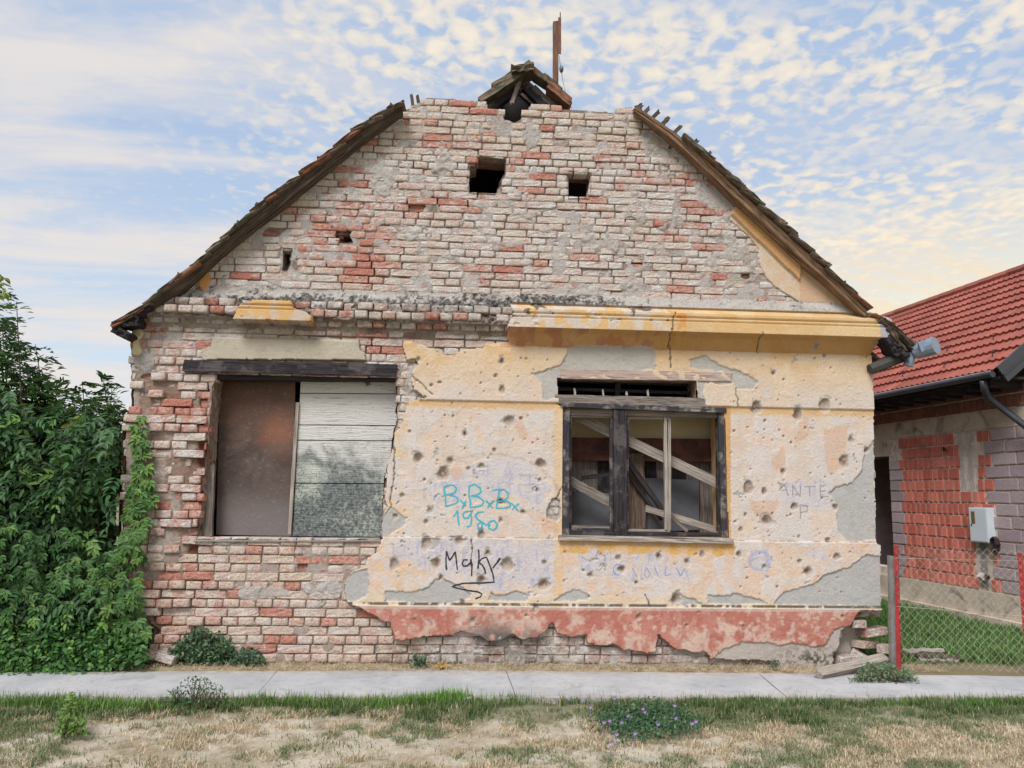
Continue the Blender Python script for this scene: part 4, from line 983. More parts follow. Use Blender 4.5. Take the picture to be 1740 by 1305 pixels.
strokes('graffiti', [[(1050+8*math.cos(a/3), 968+9*math.sin(a/3)) for a in range(4, 18)], [(1075, 965), (1082, 980)], [(1095, 975), (1098, 964), (1105, 975), (1100, 982), (1094, 976)], [(1112, 962), (1118, 978)], [(1132, 962), (1130, 978), (1140, 976)], [(1150, 965), (1156, 978), (1164, 965)]], 1.6, BLUEP)

# ------------------------------------------------------------------ roof post with wire
post = empty('roof_post', Y(945, 165, 1.4), 'rusty timber post with a metal plate and hanging insulator wire standing behind the roof ridge', 'post')
plank('pole', Y(944, 200, 1.4), Y(944, 38, 1.4), .062, .06, mat_wood('wood_rust', lin(138, 104, 84), lin(92, 66, 54)), post, rough=.1, seed=3)
plank('plate', Y(951, 92, 1.36), Y(951, 30, 1.36), .035, .012, mat_plain('rusty_plate', lin(110, 74, 62), .7, .3, 12), post, rough=.2, seed=4)
MB().tube([Y(952, 36, 1.36), Y(952, 21, 1.36)], .006, 5).build('spike', DEEP, post)
WIRE = mat_plain('wire_grey', lin(110, 110, 116), .6)
MB().tube([Y(950, 94, 1.36), Y(952, 110, 1.3), Y(955, 118, 1.3), Y(955, 130, 1.28), Y(960, 155, 1.2), Y(971, 184, 1.0)], .004, 4).build('wire', WIRE, post)
MB().tube([Y(954, 112, 1.3), Y(954, 115, 1.3), Y(954, 120, 1.3), Y(954, 124, 1.3)], [.01, .025, .025, .008], 8).build('insulator', mat_plain('ceramic', lin(90, 92, 104), .3, .1, 5), post, smooth=True)

# ------------------------------------------------------------------ neighbouring house
NA = G(1541, 1029); ND = np.array([.103, -.995, 0]); ND /= np.linalg.norm(ND); NN = np.array([ND[1], -ND[0], 0])
def NP(t_, z_, off=0.0): return NA+ND*t_+NN*off+np.array([0, 0, z_-NA[2]])
def NQ(u, v, off=0.0):
    q = pl(u, v, NA+NN*off, NN); return float((q-NA)@ND), float(q[2])
nbh = empty('brick_house', NP(-3, 0, -3), 'unfinished red block house with red tiled roof behind the wire fence', 'house')
CONC = mat_plain('concrete_beam', lin(200, 186, 170), .95, .14, 5, .006, c2=lin(150, 138, 126, .85), lo=.5, hi=.7)
MORT2 = mat_plain('joint_mortar', lin(222, 204, 192), .95, .2, 10, .01, c2=lin(206, 196, 188, .8), lo=.5, hi=.6)
def nbox(mb, t0, t1, z0, z1, o0, o1):
    q = [NP(t0, z0, o0), NP(t1, z0, o0), NP(t1, z0, o1), NP(t0, z0, o1), NP(t0, z1, o0), NP(t1, z1, o0), NP(t1, z1, o1), NP(t0, z1, o1)]
    return mb.add(q, [(0, 3, 2, 1), (4, 5, 6, 7), (0, 1, 5, 4), (1, 2, 6, 5), (2, 3, 7, 6), (3, 0, 4, 7)])
mb = MB()
nbox(mb, -.22, 2.6, .38, 2.95, -.25, 0); nbox(mb, -6, -1.25, .38, 2.95, -.25, 0); nbox(mb, -1.25, -.22, 2.14, 2.95, -.25, 0); nbox(mb, -1.25, -.22, .38, .50, -.25, 0); nbox(mb, 2.35, 2.6, .0, 2.95, -5, -.25)
nwall = mb.build('wall', MORT2, nbh)
mb = MB(); nbox(mb, -1.4, -1.25, .3, 2.3, -3.2, -.25); nbox(mb, -1.3, .2, .3, .38, -3, -.25); nbox(mb, -1.3, .2, 2.2, 2.3, -3, -.25); mb.build('inner_wall', mat_plain('dark_block', lin(96, 84, 84), .95, .2, 6), nbh)
mb = MB(); nbox(mb, -6, 2.66, 0.02, .385, -.3, .03); nbox(mb, -6, 2.8, -.1, .09, -.3, .09); mb.build('foundation', CONC, nbh)
mb = MB(); nbox(mb, -6, 2.62, 2.39, 2.61, -.2, .012); nbox(mb, -1.27, -.21, 2.14, 2.41, -.2, .010); mb.build('ring_beam', CONC, nbh)
def mat_block(name, c1, c2):
    m, t = newmat(name); p = geo(t); a = t.n('ShaderNodeObjectInfo').outputs['Random']
    c = t.mix(a, c1, c2); n = t.noise(p, 22, 5, .6); c = t.mix(t.math('MULTIPLY', t.ramp(n, .5, .72), .5), c, lin(190, 160, 148, .8))
    f = t.ramp(t.noise(p, 70, 4, .6), .3, .7, .8, 1.2); c = t.n('ShaderNodeVectorMath', {'operation': 'SCALE'}, _0=c, Scale=f).outputs[0]
    finish(t, c, .9, n, .006, spec=.15); return m
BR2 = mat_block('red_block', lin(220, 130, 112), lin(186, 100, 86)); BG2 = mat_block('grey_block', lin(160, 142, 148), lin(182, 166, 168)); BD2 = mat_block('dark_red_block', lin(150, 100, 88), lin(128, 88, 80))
def unit_block(mat, seed):
    mb = MB(); rs = np.random.RandomState(seed); e = .03
    j = lambda: rs.uniform(-.02, .02)
    b = [(-.5, .5), (.5, .5), (.5, -.5), (-.5, -.5)]
    v = [(x, 0, z_) for x, z_ in b]+[(x*(1-2*e)+j(), -1, z_*(1-2*e)+j()) for x, z_ in b]+[(x, -.7+j(), z_) for x, z_ in b]
    mb.add(v, [(4, 5, 6, 7)]+[(8+i, 8+(i+1) % 4, 4+(i+1) % 4, 4+i) for i in range(4)]+[(i, (i+1) % 4, 8+(i+1) % 4, 8+i) for i in range(4)])
    me = bpy.data.meshes.new('block'); me.from_pydata(mb.v, [], mb.f); me.update(); me.materials.append(mat); return me
UB = {k: [unit_block(m, s_) for s_ in range(4)] for k, m in (('r', BR2), ('g', BG2), ('d', BD2))}
def block(kind, t0, t1, z0, z1, proud=.012):
    o = bpy.data.objects.new('block', random.choice(UB[kind]))
    c = NP((t0+t1)/2, (z0+z1)/2, 0); w = t1-t0-(.03 if kind == 'r' else .016); h = z1-z0-.020
    B = Matrix([[ND[0]*w, -NN[0]*.018, 0, c[0]], [ND[1]*w, -NN[1]*.018, 0, c[1]], [0, 0, h, c[2]], [0, 0, 0, 1]])
    B = B @ Matrix.Rotation(random.gauss(0, .012), 4, 'Y')
    return link(o, nwall, B)
rows_n = 13; zz_ = np.linspace(.395, 2.385, rows_n+1)
CH = [(1.255, 1.315), (1.40, 1.47)]
def inch(t0, t1, z_): 
    for a, b in CH:
        if z_ > 1.5 and t0 < b+.01 and t1 > a-.01: return True
    if z_ < 1.1 and (t0 < 1.62 and t1 > 1.45): return True
    return False
for i in range(rows_n):
    z0, z1 = zz_[i], zz_[i+1]; tl = .09 if i % 2 else .02; tr = 1.66 if i % 2 else 1.78
    if i >= 11: tl -= .0
    x = tl+(0 if i > 1 else -.04)
    while x < tr-.03:
        w = random.uniform(.092, .112)
        if random.random() < .12: w *= 2
        w = min(w, tr-x)
        if not inch(x, x+w, z0): block('r', x, x+w, z0, z1)
        x += w
    if z1 < 2.2: block('g', -.215, tl, z0, z1, .02)
    x = tr
    while x < 2.6:
        w = min(random.uniform(.34, .4), 2.6-x); 
        if w > .05: block('g', x, x+w, z0, z1)
        x += w
    x = -3.4
for r_ in range(2):
    x = -1.3
    while x < 2.55:
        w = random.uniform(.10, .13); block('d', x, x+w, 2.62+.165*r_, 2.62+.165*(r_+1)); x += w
PLW = mat_plain('patch_plaster', lin(214, 204, 196, .85), .95, .12, 20, .01)
for a, b in CH:
    plank('plaster_chase', NP((a+b)/2, 1.47, .006), NP((a+b)/2-.03, 2.42, .006), .07, .02, PLW, nbh, tuple(NN), .6, 14, int(a*10))
plank('plaster_chase', NP(1.52, .42, .006), NP(1.53, 1.12, .006), .10, .02, mat_plain('grey_patch', lin(170, 162, 158, .85), .95, .15, 20, .01), nbh, tuple(NN), .5, 10, 3)
# roof
PH = math.radians(38); slp = np.array([-NN[0]*math.cos(PH), -NN[1]*math.cos(PH), math.sin(PH)]); rnm = np.array([NN[0]*math.sin(PH), NN[1]*math.sin(PH), math.cos(PH)])
E0 = NP(0, 2.985, .50); SL = 3.24; NR = 13; TW = .205
RED = bpy.data.materials.new('red_tile'); RED.use_nodes = True; t = NT(RED.node_tree)
inf = t.n('ShaderNodeObjectInfo').outputs['Random']; c = t.mix(inf, lin(168, 94, 78, .8), lin(128, 64, 56, .8)); n_ = t.noise(geo(t), 9, 4)
c = t.mix(t.math('MULTIPLY', n_, .3), c, lin(190, 108, 88)); c = t.mix(t.math('MULTIPLY', t.ramp(t.noise(geo(t), 3.2, 5, .7), .5, .68), .4), c, lin(120, 82, 70)); finish(t, c, .45, t.noise(geo(t), 60, 3), .001, spec=.4)
def tile_geo():
    prof = [(0, 0), (.12, .3), (.25, 1), (.38, .3), (.5, 0), (.62, .3), (.75, 1), (.88, .3), (1, .02)]
    vs = []; fs = []; k = len(prof)
    for s_, lift in ((0, .040), (1, .0)):
        for a, b in prof: vs.append((a*TW, s_*.29, b*.022+lift))
    for a, b in prof: vs.append((a*TW, 0, b*.022+.0))
    for i in range(k-1): fs += [(i, i+1, k+i+1, k+i), (2*k+i, 2*k+i+1, i+1, i)]
    return vs, fs
tv, tf = tile_geo(); tme = bpy.data.meshes.new('roof_tile'); tme.from_pydata(tv, [], tf); tme.update(); tme.materials.append(RED)
mb = MB(); a = E0+ND*2.5-rnm*.03; b = E0-ND*8-rnm*.03; rid = slp*SL
mb.quadbox([a+slp*.05, b+slp*.05, b+rid, a+rid], -rnm, .06); 
ridge_o = E0+rid; far = np.array([-slp[0], -slp[1], slp[2]])
mb.quadbox([ridge_o+ND*2.5-rnm*.03, ridge_o-ND*8-rnm*.03, ridge_o-ND*8+np.array([slp[0], slp[1], -slp[2]])*3.2, ridge_o+ND*2.5+np.array([slp[0], slp[1], -slp[2]])*3.2], (0, 0, 1), -.06)
nroof = mb.build('roof', mat_plain('roof_under', lin(70, 60, 58), .9), nbh)
cells = [(r_, c_) for r_ in range(NR) for c_ in range(38)]
cells.sort(key=lambda q: q[1]+.3*q[0])
stv = []; stf = []; nvv = len(tv)
for n_, (r_, c_) in enumerate(cells):
    o_ = E0+ND*(2.5-TW*(c_+1))+slp*(.25*r_-.03)+rnm*.002
    B = np.array([[ND[0], slp[0], rnm[0], o_[0]], [ND[1], slp[1], rnm[1], o_[1]], [ND[2], slp[2], rnm[2], o_[2]], [0, 0, 0, 1]])
    if n_ < 300: link(bpy.data.objects.new('roof_tile', tme), nroof, Matrix(B.tolist()))
    else:
        stf.append(np.array(tf)+len(stv)*nvv); stv.append(np.array(tv)@B[:3, :3].T+B[:3, 3])
o = obj_np('tile_field', np.concatenate(stv), np.concatenate(stf), RED, nroof); o['kind'] = 'stuff'
for k in range(26):
    p0 = ridge_o+ND*(2.5-.3*k); MB().tube([p0+rnm*.02, p0-ND*.33+rnm*.035], [.085, .075], 8).build('ridge_tile', RED, nroof)
SN = mat_plain('dark_metal', lin(62, 50, 50), .5, .1, 6, .001, .2)
for k in range(9):
    for r_, of in ((1, 0), (3, .5)):
        q = E0+ND*(2.2-.82*(k+of))+slp*(.25*r_+.12)+rnm*.04
        MB().tube([q-slp*.05, q+rnm*.06, q+rnm*.06+ND*.04], .008, 4).build('snow_guard', SN, nroof)
ANT = mat_plain('anthracite', lin(64, 66, 74), .4, .1, 6, .001, .2, spec=.5)
gp = [NP(2.5, 2.945, .55), NP(-8, 2.945, .55)]
MB().tube(gp, .036, 10).build('gutter', ANT, nbh)
MB().tube([NP(2.52, 2.978, .60), NP(-8, 2.978, .60)], .006, 5).build('gutter_lip', mat_plain('lip', lin(190, 190, 194), .4), nbh)
mb = MB(); nbox(mb, -6, 2.5, 2.90, 2.93, -.05, .47); mb.build('soffit', WOODC, nbh)
for k in range(14):
    tt = 2.3-.32*k; plank('rafter_tail', NP(tt, 2.86, .0), NP(tt, 2.86, .45), .07, .08, WOODC, nbh, (0, 0, 1), .05, 3, k)
vb = MB(); q0 = E0+ND*2.52; vb.quadbox([q0+rnm*.05, q0+rid+rnm*.05, q0+rid-rnm*.16, q0-rnm*.16], ND, .03); vb.quadbox([q0-rnm*.06+ND*.032, q0+rid-rnm*.06+ND*.032, q0+rid-rnm*.075+ND*.032, q0-rnm*.075+ND*.032], ND, .01)
vb.build('verge_board', ANT, nbh)
mb = MB(); mb.add([NP(2.6, 2.9, 0), NP(2.6, 2.9, -5), NP(2.6, 4.9, -2.2)], [(0, 1, 2)]); mb.build('gable', BG2, nbh)
def NX(u, v, off): tt, z_ = NQ(u, v, off); return NP(tt, z_, off)
MB().tube([NX(1671, 646, .53), NX(1673, 662, .5), NX(1679, 676, .42), NX(1712, 700, .2), NX(1760, 738, .09), NP(2.55, 1.5, .08)], .042, 10).build('downpipe', ANT, nbh, smooth=True)
t0, zt = NQ(1645, 862, .10); t1, _ = NQ(1677, 862, .10); _, zb = NQ(1650, 921, .10)
meter = MB(); nbox(meter, t0, t1, zb, zt, .0, .10); mbx = meter.build('meter_box', mat_plain('white_box', lin(206, 216, 222, .9), .4, .04, 4, 0, spec=.5), nbh, bevel=.006)
m2 = MB(); nbox(m2, t0+.015, t1-.015, zb+.015, zt-.015, .1, .106); m2.build('door', mat_plain('white_door', lin(214, 222, 228, .9), .4, .03, 4, 0, spec=.5), mbx, bevel=.003)
m2 = MB(); nbox(m2, t0+.05, t0+.11, zt-.20, zt-.05, .106, .109); m2.build('meter_window', mat_plain('meter_window', lin(120, 100, 62), .3, .1, 8), mbx)
m2 = MB(); nbox(m2, t0+.04, t0+.055, (zb+zt)/2-.01, (zb+zt)/2+.01, .106, .112); m2.build('lock', SN, mbx)
m2 = MB(); q = NX(1693, 925, .05)
for k in range(3): m2.tube([q+ND*.05*math.cos(a_/8*2*math.pi)+np.array([0, 0, .085*math.sin(a_/8*2*math.pi)])+NN*.02*k for a_ in range(9)], .012, 5)
m2.build('pipe_coil', SN, nbh)
a = NX(1668, 980, .04); MB().tube([a-ND*.035, a+ND*.035], .05, 4).build('socket_box', PLW, nbh); a = NX(1677, 981, .06); MB().tube([a-ND*.02, a+ND*.02], .035, 4).build('black_socket', SN, nbh)
a = NX(1606, 760, .04); MB().tube([a-ND*.03-np.array([0, 0, .05]), a+NN*.03, a+ND*.03-np.array([0, 0, .05])], .012, 4).build('wire_hook', SN, nbh)
MB().tube([NX(1706, 478, .0)*0+Y(1712, 480, 4.5), Y(1711, 464, 4.5)], .05, 10).build('flue_pipe', ZN, nbh)

# ------------------------------------------------------------------ ground, pavement, verge
def stuffo(o): o['kind'] = 'stuff'; return o
SOIL = bpy.data.materials.new('earth'); SOIL.use_nodes = True; t = NT(SOIL.node_tree); p = geo(t)
c = t.mix(t.ramp(t.noise(p, .8, 5, .6), .4, .6), lin(118, 128, 84, .7), lin(172, 158, 130, .75)); c = t.mix(t.ramp(t.noise(p, 30, 5, .7), .4, .7), c, lin(120, 108, 88, .7))
finish(t, c, .95, t.noise(p, 40, 5, .7), .02)
gr = MB(); gr.add([(-300, -300, -.06), (300, -300, -.06), (300, 600, -.06), (-300, 600, -.06)], [(0, 1, 2, 3)]); o = gr.build('ground', SOIL); o['kind'] = 'structure'
# yard and foundation strip: slightly bumpy sheet
def sheet(name, xs, ys, zf, cf, mat):
    X_, Y_ = np.meshgrid(xs, ys, indexing='ij'); Z_ = zf(X_, Y_); id_ = np.arange(X_.size).reshape(X_.shape)
    q = np.stack([id_[:-1, :-1], id_[1:, :-1], id_[1:, 1:], id_[:-1, 1:]], -1).reshape(-1, 4)
    o = obj_np(name, np.stack([X_, Y_, Z_], -1).reshape(-1, 3), q, mat, None, {'paint': cf(X_, Y_, Z_).reshape(-1, 3)}, True); o['kind'] = 'structure'; return o
GRD = mat_paint('ground_paint', .3, .012)
def pxy(X_, Y_, Z_=0): return proj(np.stack([X_, Y_, np.zeros_like(X_)+Z_], -1))
def dirtcol(X_, Y_, Z_):
    c = np.empty(X_.shape+(3,)); c[:] = C(206, 194, 176); a = fbm(X_, Y_, 2.2, 5, 201); b = fbm(X_, Y_, 9, 4, 211)
    c = lay(c, sm(a, .45, .62)*.8, C(172, 156, 130)); c = lay(c, sm(b, .5, .7)*.7, C(150, 134, 108)); c = lay(c, sm(fbm(X_, Y_, 26, 3, 221), .5, .7)*.5, C(208, 198, 180))
    g_ = sm(-1.62-.35*(a-.5)*2-Y_, .12, -.12)*(Y_ < -1.1); return lay(c, g_*.7, C(92, 98, 62))
sheet('verge', np.arange(-5.6, 6.4, .025), np.arange(-4.6, -1.12, .025), lambda x, y: -.02+.045*(fbm(x, y, 2.0, 4, 231)-.5)+.03*(fbm(x, y, 9, 3, 241)-.5)-.02*sm(y, -1.4, -1.15), dirtcol, GRD)
def yardcol(X_, Y_, Z_):
    c = np.empty(X_.shape+(3,)); c[:] = C(92, 108, 62); a = fbm(X_, Y_, 3, 4, 251); c = lay(c, sm(a, .45, .65)*.6, C(124, 112, 80)); return lay(c, (Y_ < .1)*.75, C(158, 142, 116))
sheet('yard', np.arange(3.5, 9, .05), np.arange(-.42, 5.2, .05), lambda x, y: -.012+.03*(fbm(x, y, 1.7, 4, 261)-.5), yardcol, GRD)
def stripcol(X_, Y_, Z_):
    c = np.empty(X_.shape+(3,)); c[:] = C(176, 160, 134); a = fbm(X_, Y_, 9, 4, 271); c = lay(c, sm(a, .45, .6)*.7, C(138, 122, 98)); return lay(c, sm(fbm(X_, Y_, 30, 3, 281), .5, .7)*.6, C(208, 194, 168))
sheet('foot_strip', np.arange(-5.6, 4.3, .025), np.arange(-.42, .08, .025), lambda x, y: .004+.03*(fbm(x, y, 6, 4, 291)-.5)+.012*sm(y, -.22, .0)*fbm(x, y, 3, 3, 293)-.015-.02*sm(-y, .22, .36), stripcol, GRD)
CP = bpy.data.materials.new('pavement_concrete'); CP.use_nodes = True; t = NT(CP.node_tree); p = geo(t)
c = t.mix(t.ramp(t.noise(p, 1.6, 6, .6), .38, .62), lin(184, 186, 190, .85), lin(202, 202, 204, .85)); c = t.mix(t.math('MULTIPLY', t.ramp(t.noise(p, 14, 5, .7), .5, .7), .5), c, lin(160, 158, 154, .85))
ysep = t.n('ShaderNodeSeparateXYZ', None, Vector=p).outputs[1]
dirt = t.math('ADD', t.ramp(ysep, -.55, -.28), t.ramp(ysep, -.98, -1.2)); c = t.mix(t.math('MULTIPLY', t.math('MULTIPLY', dirt, t.ramp(t.noise(p, 10, 5, .7), .35, .6)), .7), c, lin(172, 158, 134, .85))
c = t.mix(t.math('MULTIPLY', t.ramp(t.noise(p, 4.5, 6, .7, .8), .54, .66), .45), c, lin(158, 156, 152, .85)); c = t.mix(t.ramp(t.noise(p, 60, 4, .7), .66, .72), c, lin(140, 130, 112, .85))
finish(t, c, .9, t.math('ADD', t.noise(p, 30, 5, .7), t.noise(p, 160, 2)), .006)
pav = bpy.data.objects.new('pavement', None); link(pav); pav['kind'] = 'structure'
js = [(-7.6, -7.4), (-5.2, -5.1), (G(100, 1143)[0], G(55, 1175)[0]), (G(478, 1133)[0], G(432, 1185)[0]), (G(859, 1136)[0], G(878, 1188)[0]), (G(1282, 1140)[0], G(1345, 1190)[0]), (G(1675, 1146)[0], G(1760, 1180)[0]+.4), (7.6, 8.1), (10, 10)]
ybk = lambda x: -.27-.035*max(0, x)-.03*max(0, -x)
for (a0, a1), (b0, b1) in zip(js[:-1], js[1:]):
    mb = MB(); n = 14; fr = -1.16; rs = np.random.RandomState(int(abs(a0)*100))
    vs = []
    for i in range(n+1):
        f_ = i/n; g_ = .003 if i == 0 else (-.003 if i == n else 0)
        xb_ = a0+(b0-a0)*f_+g_; xf = a1+(b1-a1)*f_+g_
        yb_ = ybk(xb_)+rs.normal(0, .006); yf = fr+rs.normal(0, .008)
        jx = rs.normal(0, .004) if i in (0, n) else 0
        vs += [(xb_, yb_, .0), ((xb_+xf)/2+jx, (yb_+yf)/2, .004), (xf, yf, 0), (xb_, yb_, -.08), (xf, yf, -.08)]
    fs = []
    for i in range(n):
        k = i*5; j = k+5
        fs += [(k, k+1, j+1, j), (k+1, k+2, j+2, j+1), (k+2, k+4, j+4, j+2), (k+3, k, j, j+3)]
    fs += [(0, 3, 4, 2, 1), (n*5, n*5+1, n*5+2, n*5+4, n*5+3)]
    mb.add(vs, fs).build('slab', CP, pav)

# ------------------------------------------------------------------ plants
def mat_leaf(name, tr=.3, rough=.5):
    m, t = newmat(name); a = t.n('ShaderNodeAttribute', {'attribute_name': 'paint'}).outputs['Color']
    finish(t, a, rough, None, spec=.35, trans=tr); return m
LEAF = mat_leaf('leaf'); GRASSM = mat_leaf('grass_blade', .25, .6)
def leafmesh(name, pos, dr, nm, ln, wd_, colr, parent=None, fold=.18, droop=.15, mat=LEAF):
    pos = np.asarray(pos, float); n = len(pos); dr = dr/np.linalg.norm(dr, axis=1, keepdims=True)
    sd_ = np.cross(dr, nm); sd_ /= np.linalg.norm(sd_, axis=1, keepdims=True)+1e-9; nn = np.cross(sd_, dr)
    L = np.asarray(ln)[:, None]; Wd = np.asarray(wd_)[:, None]
    pts = [pos, pos+dr*L*.32+sd_*Wd*.5+nn*Wd*fold, pos+dr*L*.68+sd_*Wd*.38+nn*(Wd*fold-L*droop*.4), pos+dr*L-nn*L*droop,
           pos+dr*L*.68-sd_*Wd*.38+nn*(Wd*fold-L*droop*.4), pos+dr*L*.32-sd_*Wd*.5+nn*Wd*fold, pos+dr*L*.5-nn*L*droop*.25]
    V_ = np.stack(pts, 1).reshape(-1, 3); b = (np.arange(n)*7)[:, None]
    tri = np.array([[0, 1, 6], [1, 2, 6], [2, 3, 6], [3, 4, 6], [4, 5, 6], [5, 0, 6]])
    F_ = (b[:, :, None]+tri[None]).reshape(-1, 3)
    return obj_np(name, V_, F_, mat, parent, {'paint': np.repeat(np.asarray(colr), 7, 0)}, True)
rl = np.random.RandomState(21)
def rvec(n): v = rl.normal(0, 1, (n, 3)); return v/np.linalg.norm(v, axis=1, keepdims=True)
def sprays(base, D, n_pair, sp, ln, wd_, up=(0, 0, 1)):
    """pinnate sprays -> leaf arrays"""
    D = D/np.linalg.norm(D, axis=1, keepdims=True); S_ = np.cross(D, np.array(up)+rl.normal(0, .25, D.shape)); S_ /= np.linalg.norm(S_, axis=1, keepdims=True); N_ = np.cross(S_, D)
    P = []; R = []; NM = []; Ls = []; own = []
    sc = rl.uniform(.7, 1.2, len(base))
    for k in range(n_pair):
        for s_ in (-1, 1):
            P.append(base+D*(sp*(k+.6)*sc)[:, None]-np.array([0, 0, .012])*k*k); R.append(D*.65+S_*s_*.8-np.array([0, 0, .25])+rl.normal(0, .1, D.shape)); NM.append(N_); Ls.append(sc*ln*(1-.08*k)); own.append(np.arange(len(base)))
    P.append(base+D*(sp*n_pair*sc)[:, None]-np.array([0, 0, .012])*n_pair**2); R.append(D-np.array([0, 0, .3])); NM.append(N_); Ls.append(sc*ln); own.append(np.arange(len(base)))
    Ls = np.concatenate(Ls); return np.concatenate(P), np.concatenate(R), np.concatenate(NM), Ls, Ls*wd_, np.concatenate(own)
def cols(n, base, var=.25, alt=None, pa=.2):
    c = np.tile(np.array(lin(*base)), (n, 1)); 
    if alt is not None: m = rl.rand(n) < pa; c[m] = np.array(lin(*alt))
    return c*rl.uniform(1-var, 1+var, (n, 1))*rl.uniform(.93, 1.07, (n, 3))
def samp(poly, n):
    us = [p_[0] for p_ in poly]; vs = [p_[1] for p_ in poly]; U_ = rl.uniform(min(us), max(us), n*4); V_ = rl.uniform(min(vs), max(vs), n*4)
    m = inpoly(U_, V_, poly); return U_[m][:n], V_[m][:n]
def unY(U_, V_, y): return np.array([Y(a, b, c) for a, b, c in zip(U_, V_, y)])

BARK = mat_plain('bark', lin(96, 84, 70), .9, .3, 12, .004)
# elder shrub: tall shoots against the sky
elder = empty('elder_shrub', (-4.4, 1.0, 0), 'tall elder shrub with feathery leaves rising above the thicket left of the ruin', 'shrub')
shoots = [((40, 760), (28, 512)), ((20, 760), (4, 560)), ((90, 780), (60, 585)), ((60, 800), (95, 655)), ((150, 800), (140, 648)), ((180, 820), (190, 660)), ((205, 830), (204, 700)), ((120, 800), (110, 690)), ((10, 700), (-10, 470)), ((160, 790), (165, 690)), ((70, 740), (48, 620)), ((-20, 760), (-30, 540)), ((195, 780), (175, 640)), ((30, 720), (60, 640))]
bs = []; ds = []; st_ = MB()
for (u0, v0), (u1, v1) in shoots:
    y_ = rl.uniform(.4, 1.2); a = Y(u0, v0, y_); b = Y(u1, v1, y_); a0 = np.array([a[0]+.1, a[1], 0])
    st_.tube([a0, a, b], [.018, .012, .003], 5)
    for q in np.arange(.0, 1.0, .085):
        c = a+(b-a)*q
        for j in range(3):
            an = rl.uniform(0, 6.28); d_ = np.array([math.cos(an), math.sin(an)*.8, rl.uniform(.0, .7)+q*.4]); bs.append(c); ds.append(d_)
U_, V_ = samp([(-60, 560), (10, 545), (70, 640), (110, 660), (150, 670), (200, 690), (214, 760), (-60, 800)], 520)
for q in unY(U_, V_, rl.uniform(.3, 1.3, len(U_))): bs.append(q); ds.append(np.array([rl.normal(), rl.normal()*.7, rl.uniform(-.1, .7)]))
bs = np.array(bs); ds = np.array(ds)
es_ = st_.build('stem', BARK, elder); es_['kind'] = 'stuff'
P, R, NM, Ls, Wd, own = sprays(bs, ds, 4, .045, .085, .34); cc = cols(len(bs), (66, 96, 54), .3, (96, 124, 62), .3)
leafmesh('foliage', P, R, NM, Ls, Wd, cc[own], elder)
# thicket: dense climbing mass
vine = empty('vine_thicket', (-4.3, .5, 0), 'dense dark green thicket of climbing vines filling the gap left of the crumbling brick corner', 'thicket')
POLY = [(-140, 640), (0, 640), (50, 700), (100, 690), (150, 700), (200, 715), (212, 740), (198, 850), (194, 900), (200, 960), (220, 1035), (240, 1065), (246, 1125), (-140, 1140)]
U_, V_ = samp(POLY, 9500); y_ = np.abs(rl.normal(0, .5, len(U_)))-.05+.5*vn(U_/45, V_/45, 77)+.7*(V_ < 780)*rl.rand(len(U_)); 
P = unY(U_, V_, y_); cl = vn(U_/38, V_/38, 66); D = rvec(len(U_))*.7+np.array([0, -.6, -.45]); N_ = np.array([0, -.7, .7])+rvec(len(U_))*.6
cc = cols(len(U_), (58, 84, 56), .38, (92, 120, 62), .18)*(.6+.85*cl)[:, None]; dd3 = rl.rand(len(U_)) < .025; cc[dd3] = cols(int(dd3.sum()), (150, 124, 74), .25); yl = (V_ < 790)*(rl.rand(len(U_)) < .25); cc[yl.astype(bool)] = cols(int(yl.sum()), (128, 150, 70), .2)
leafmesh('foliage', P, D, N_, rl.uniform(.06, .12, len(U_)), rl.uniform(.035, .06, len(U_)), cc, vine)
U_, V_ = samp(POLY, 1300); y_ = rl.uniform(-.15, .35, len(U_)); bs = unY(U_, V_, y_); ds = rvec(len(U_))*.6+np.array([0, -.5, -.25])
P, R, NM, Ls, Wd, own = sprays(bs, ds, 3, .04, .09, .36, up=(0, -.6, .8)); cc = cols(len(bs), (64, 98, 58), .3, (100, 134, 66), .14); leafmesh('outer_sprays', P, R, NM, Ls, Wd, cc[own], vine)
mb = MB()
for k in range(26):
    u = rl.uniform(-30, 235); a = Y(u, 1125, rl.uniform(.1, .6)); b = Y(u+rl.uniform(-40, 30), rl.uniform(720, 950), rl.uniform(.1, .8)); mid = (a+b)/2+rvec(1)[0]*.12; mb.tube([a, mid, b], [.01, .008, .004], 5)
vs_ = mb.build('stem', BARK, vine); vs_['kind'] = 'stuff'
# distant yellowish trees behind the thicket
bk = empty('background_tree', Y(60, 800, 9), 'pale yellow-green tree far behind the thicket at the left edge', 'tree')
U_, V_ = samp([(-60, 720), (20, 690), (90, 690), (160, 720), (215, 740), (215, 860), (-60, 860)], 2600); P = unY(U_, V_, rl.uniform(8, 11, len(U_)))
leafmesh('crown', P, rvec(len(U_)), rvec(len(U_)), rl.uniform(.15, .3, len(U_)), rl.uniform(.1, .16, len(U_)), cols(len(U_), (150, 160, 96), .25, (110, 130, 74), .4), bk)
MB().tube([(P[:, 0].mean(), 9.5, 0), (P[:, 0].mean(), 9.5, 3.4)], [.14, .05], 8).build('trunk', BARK, bk)
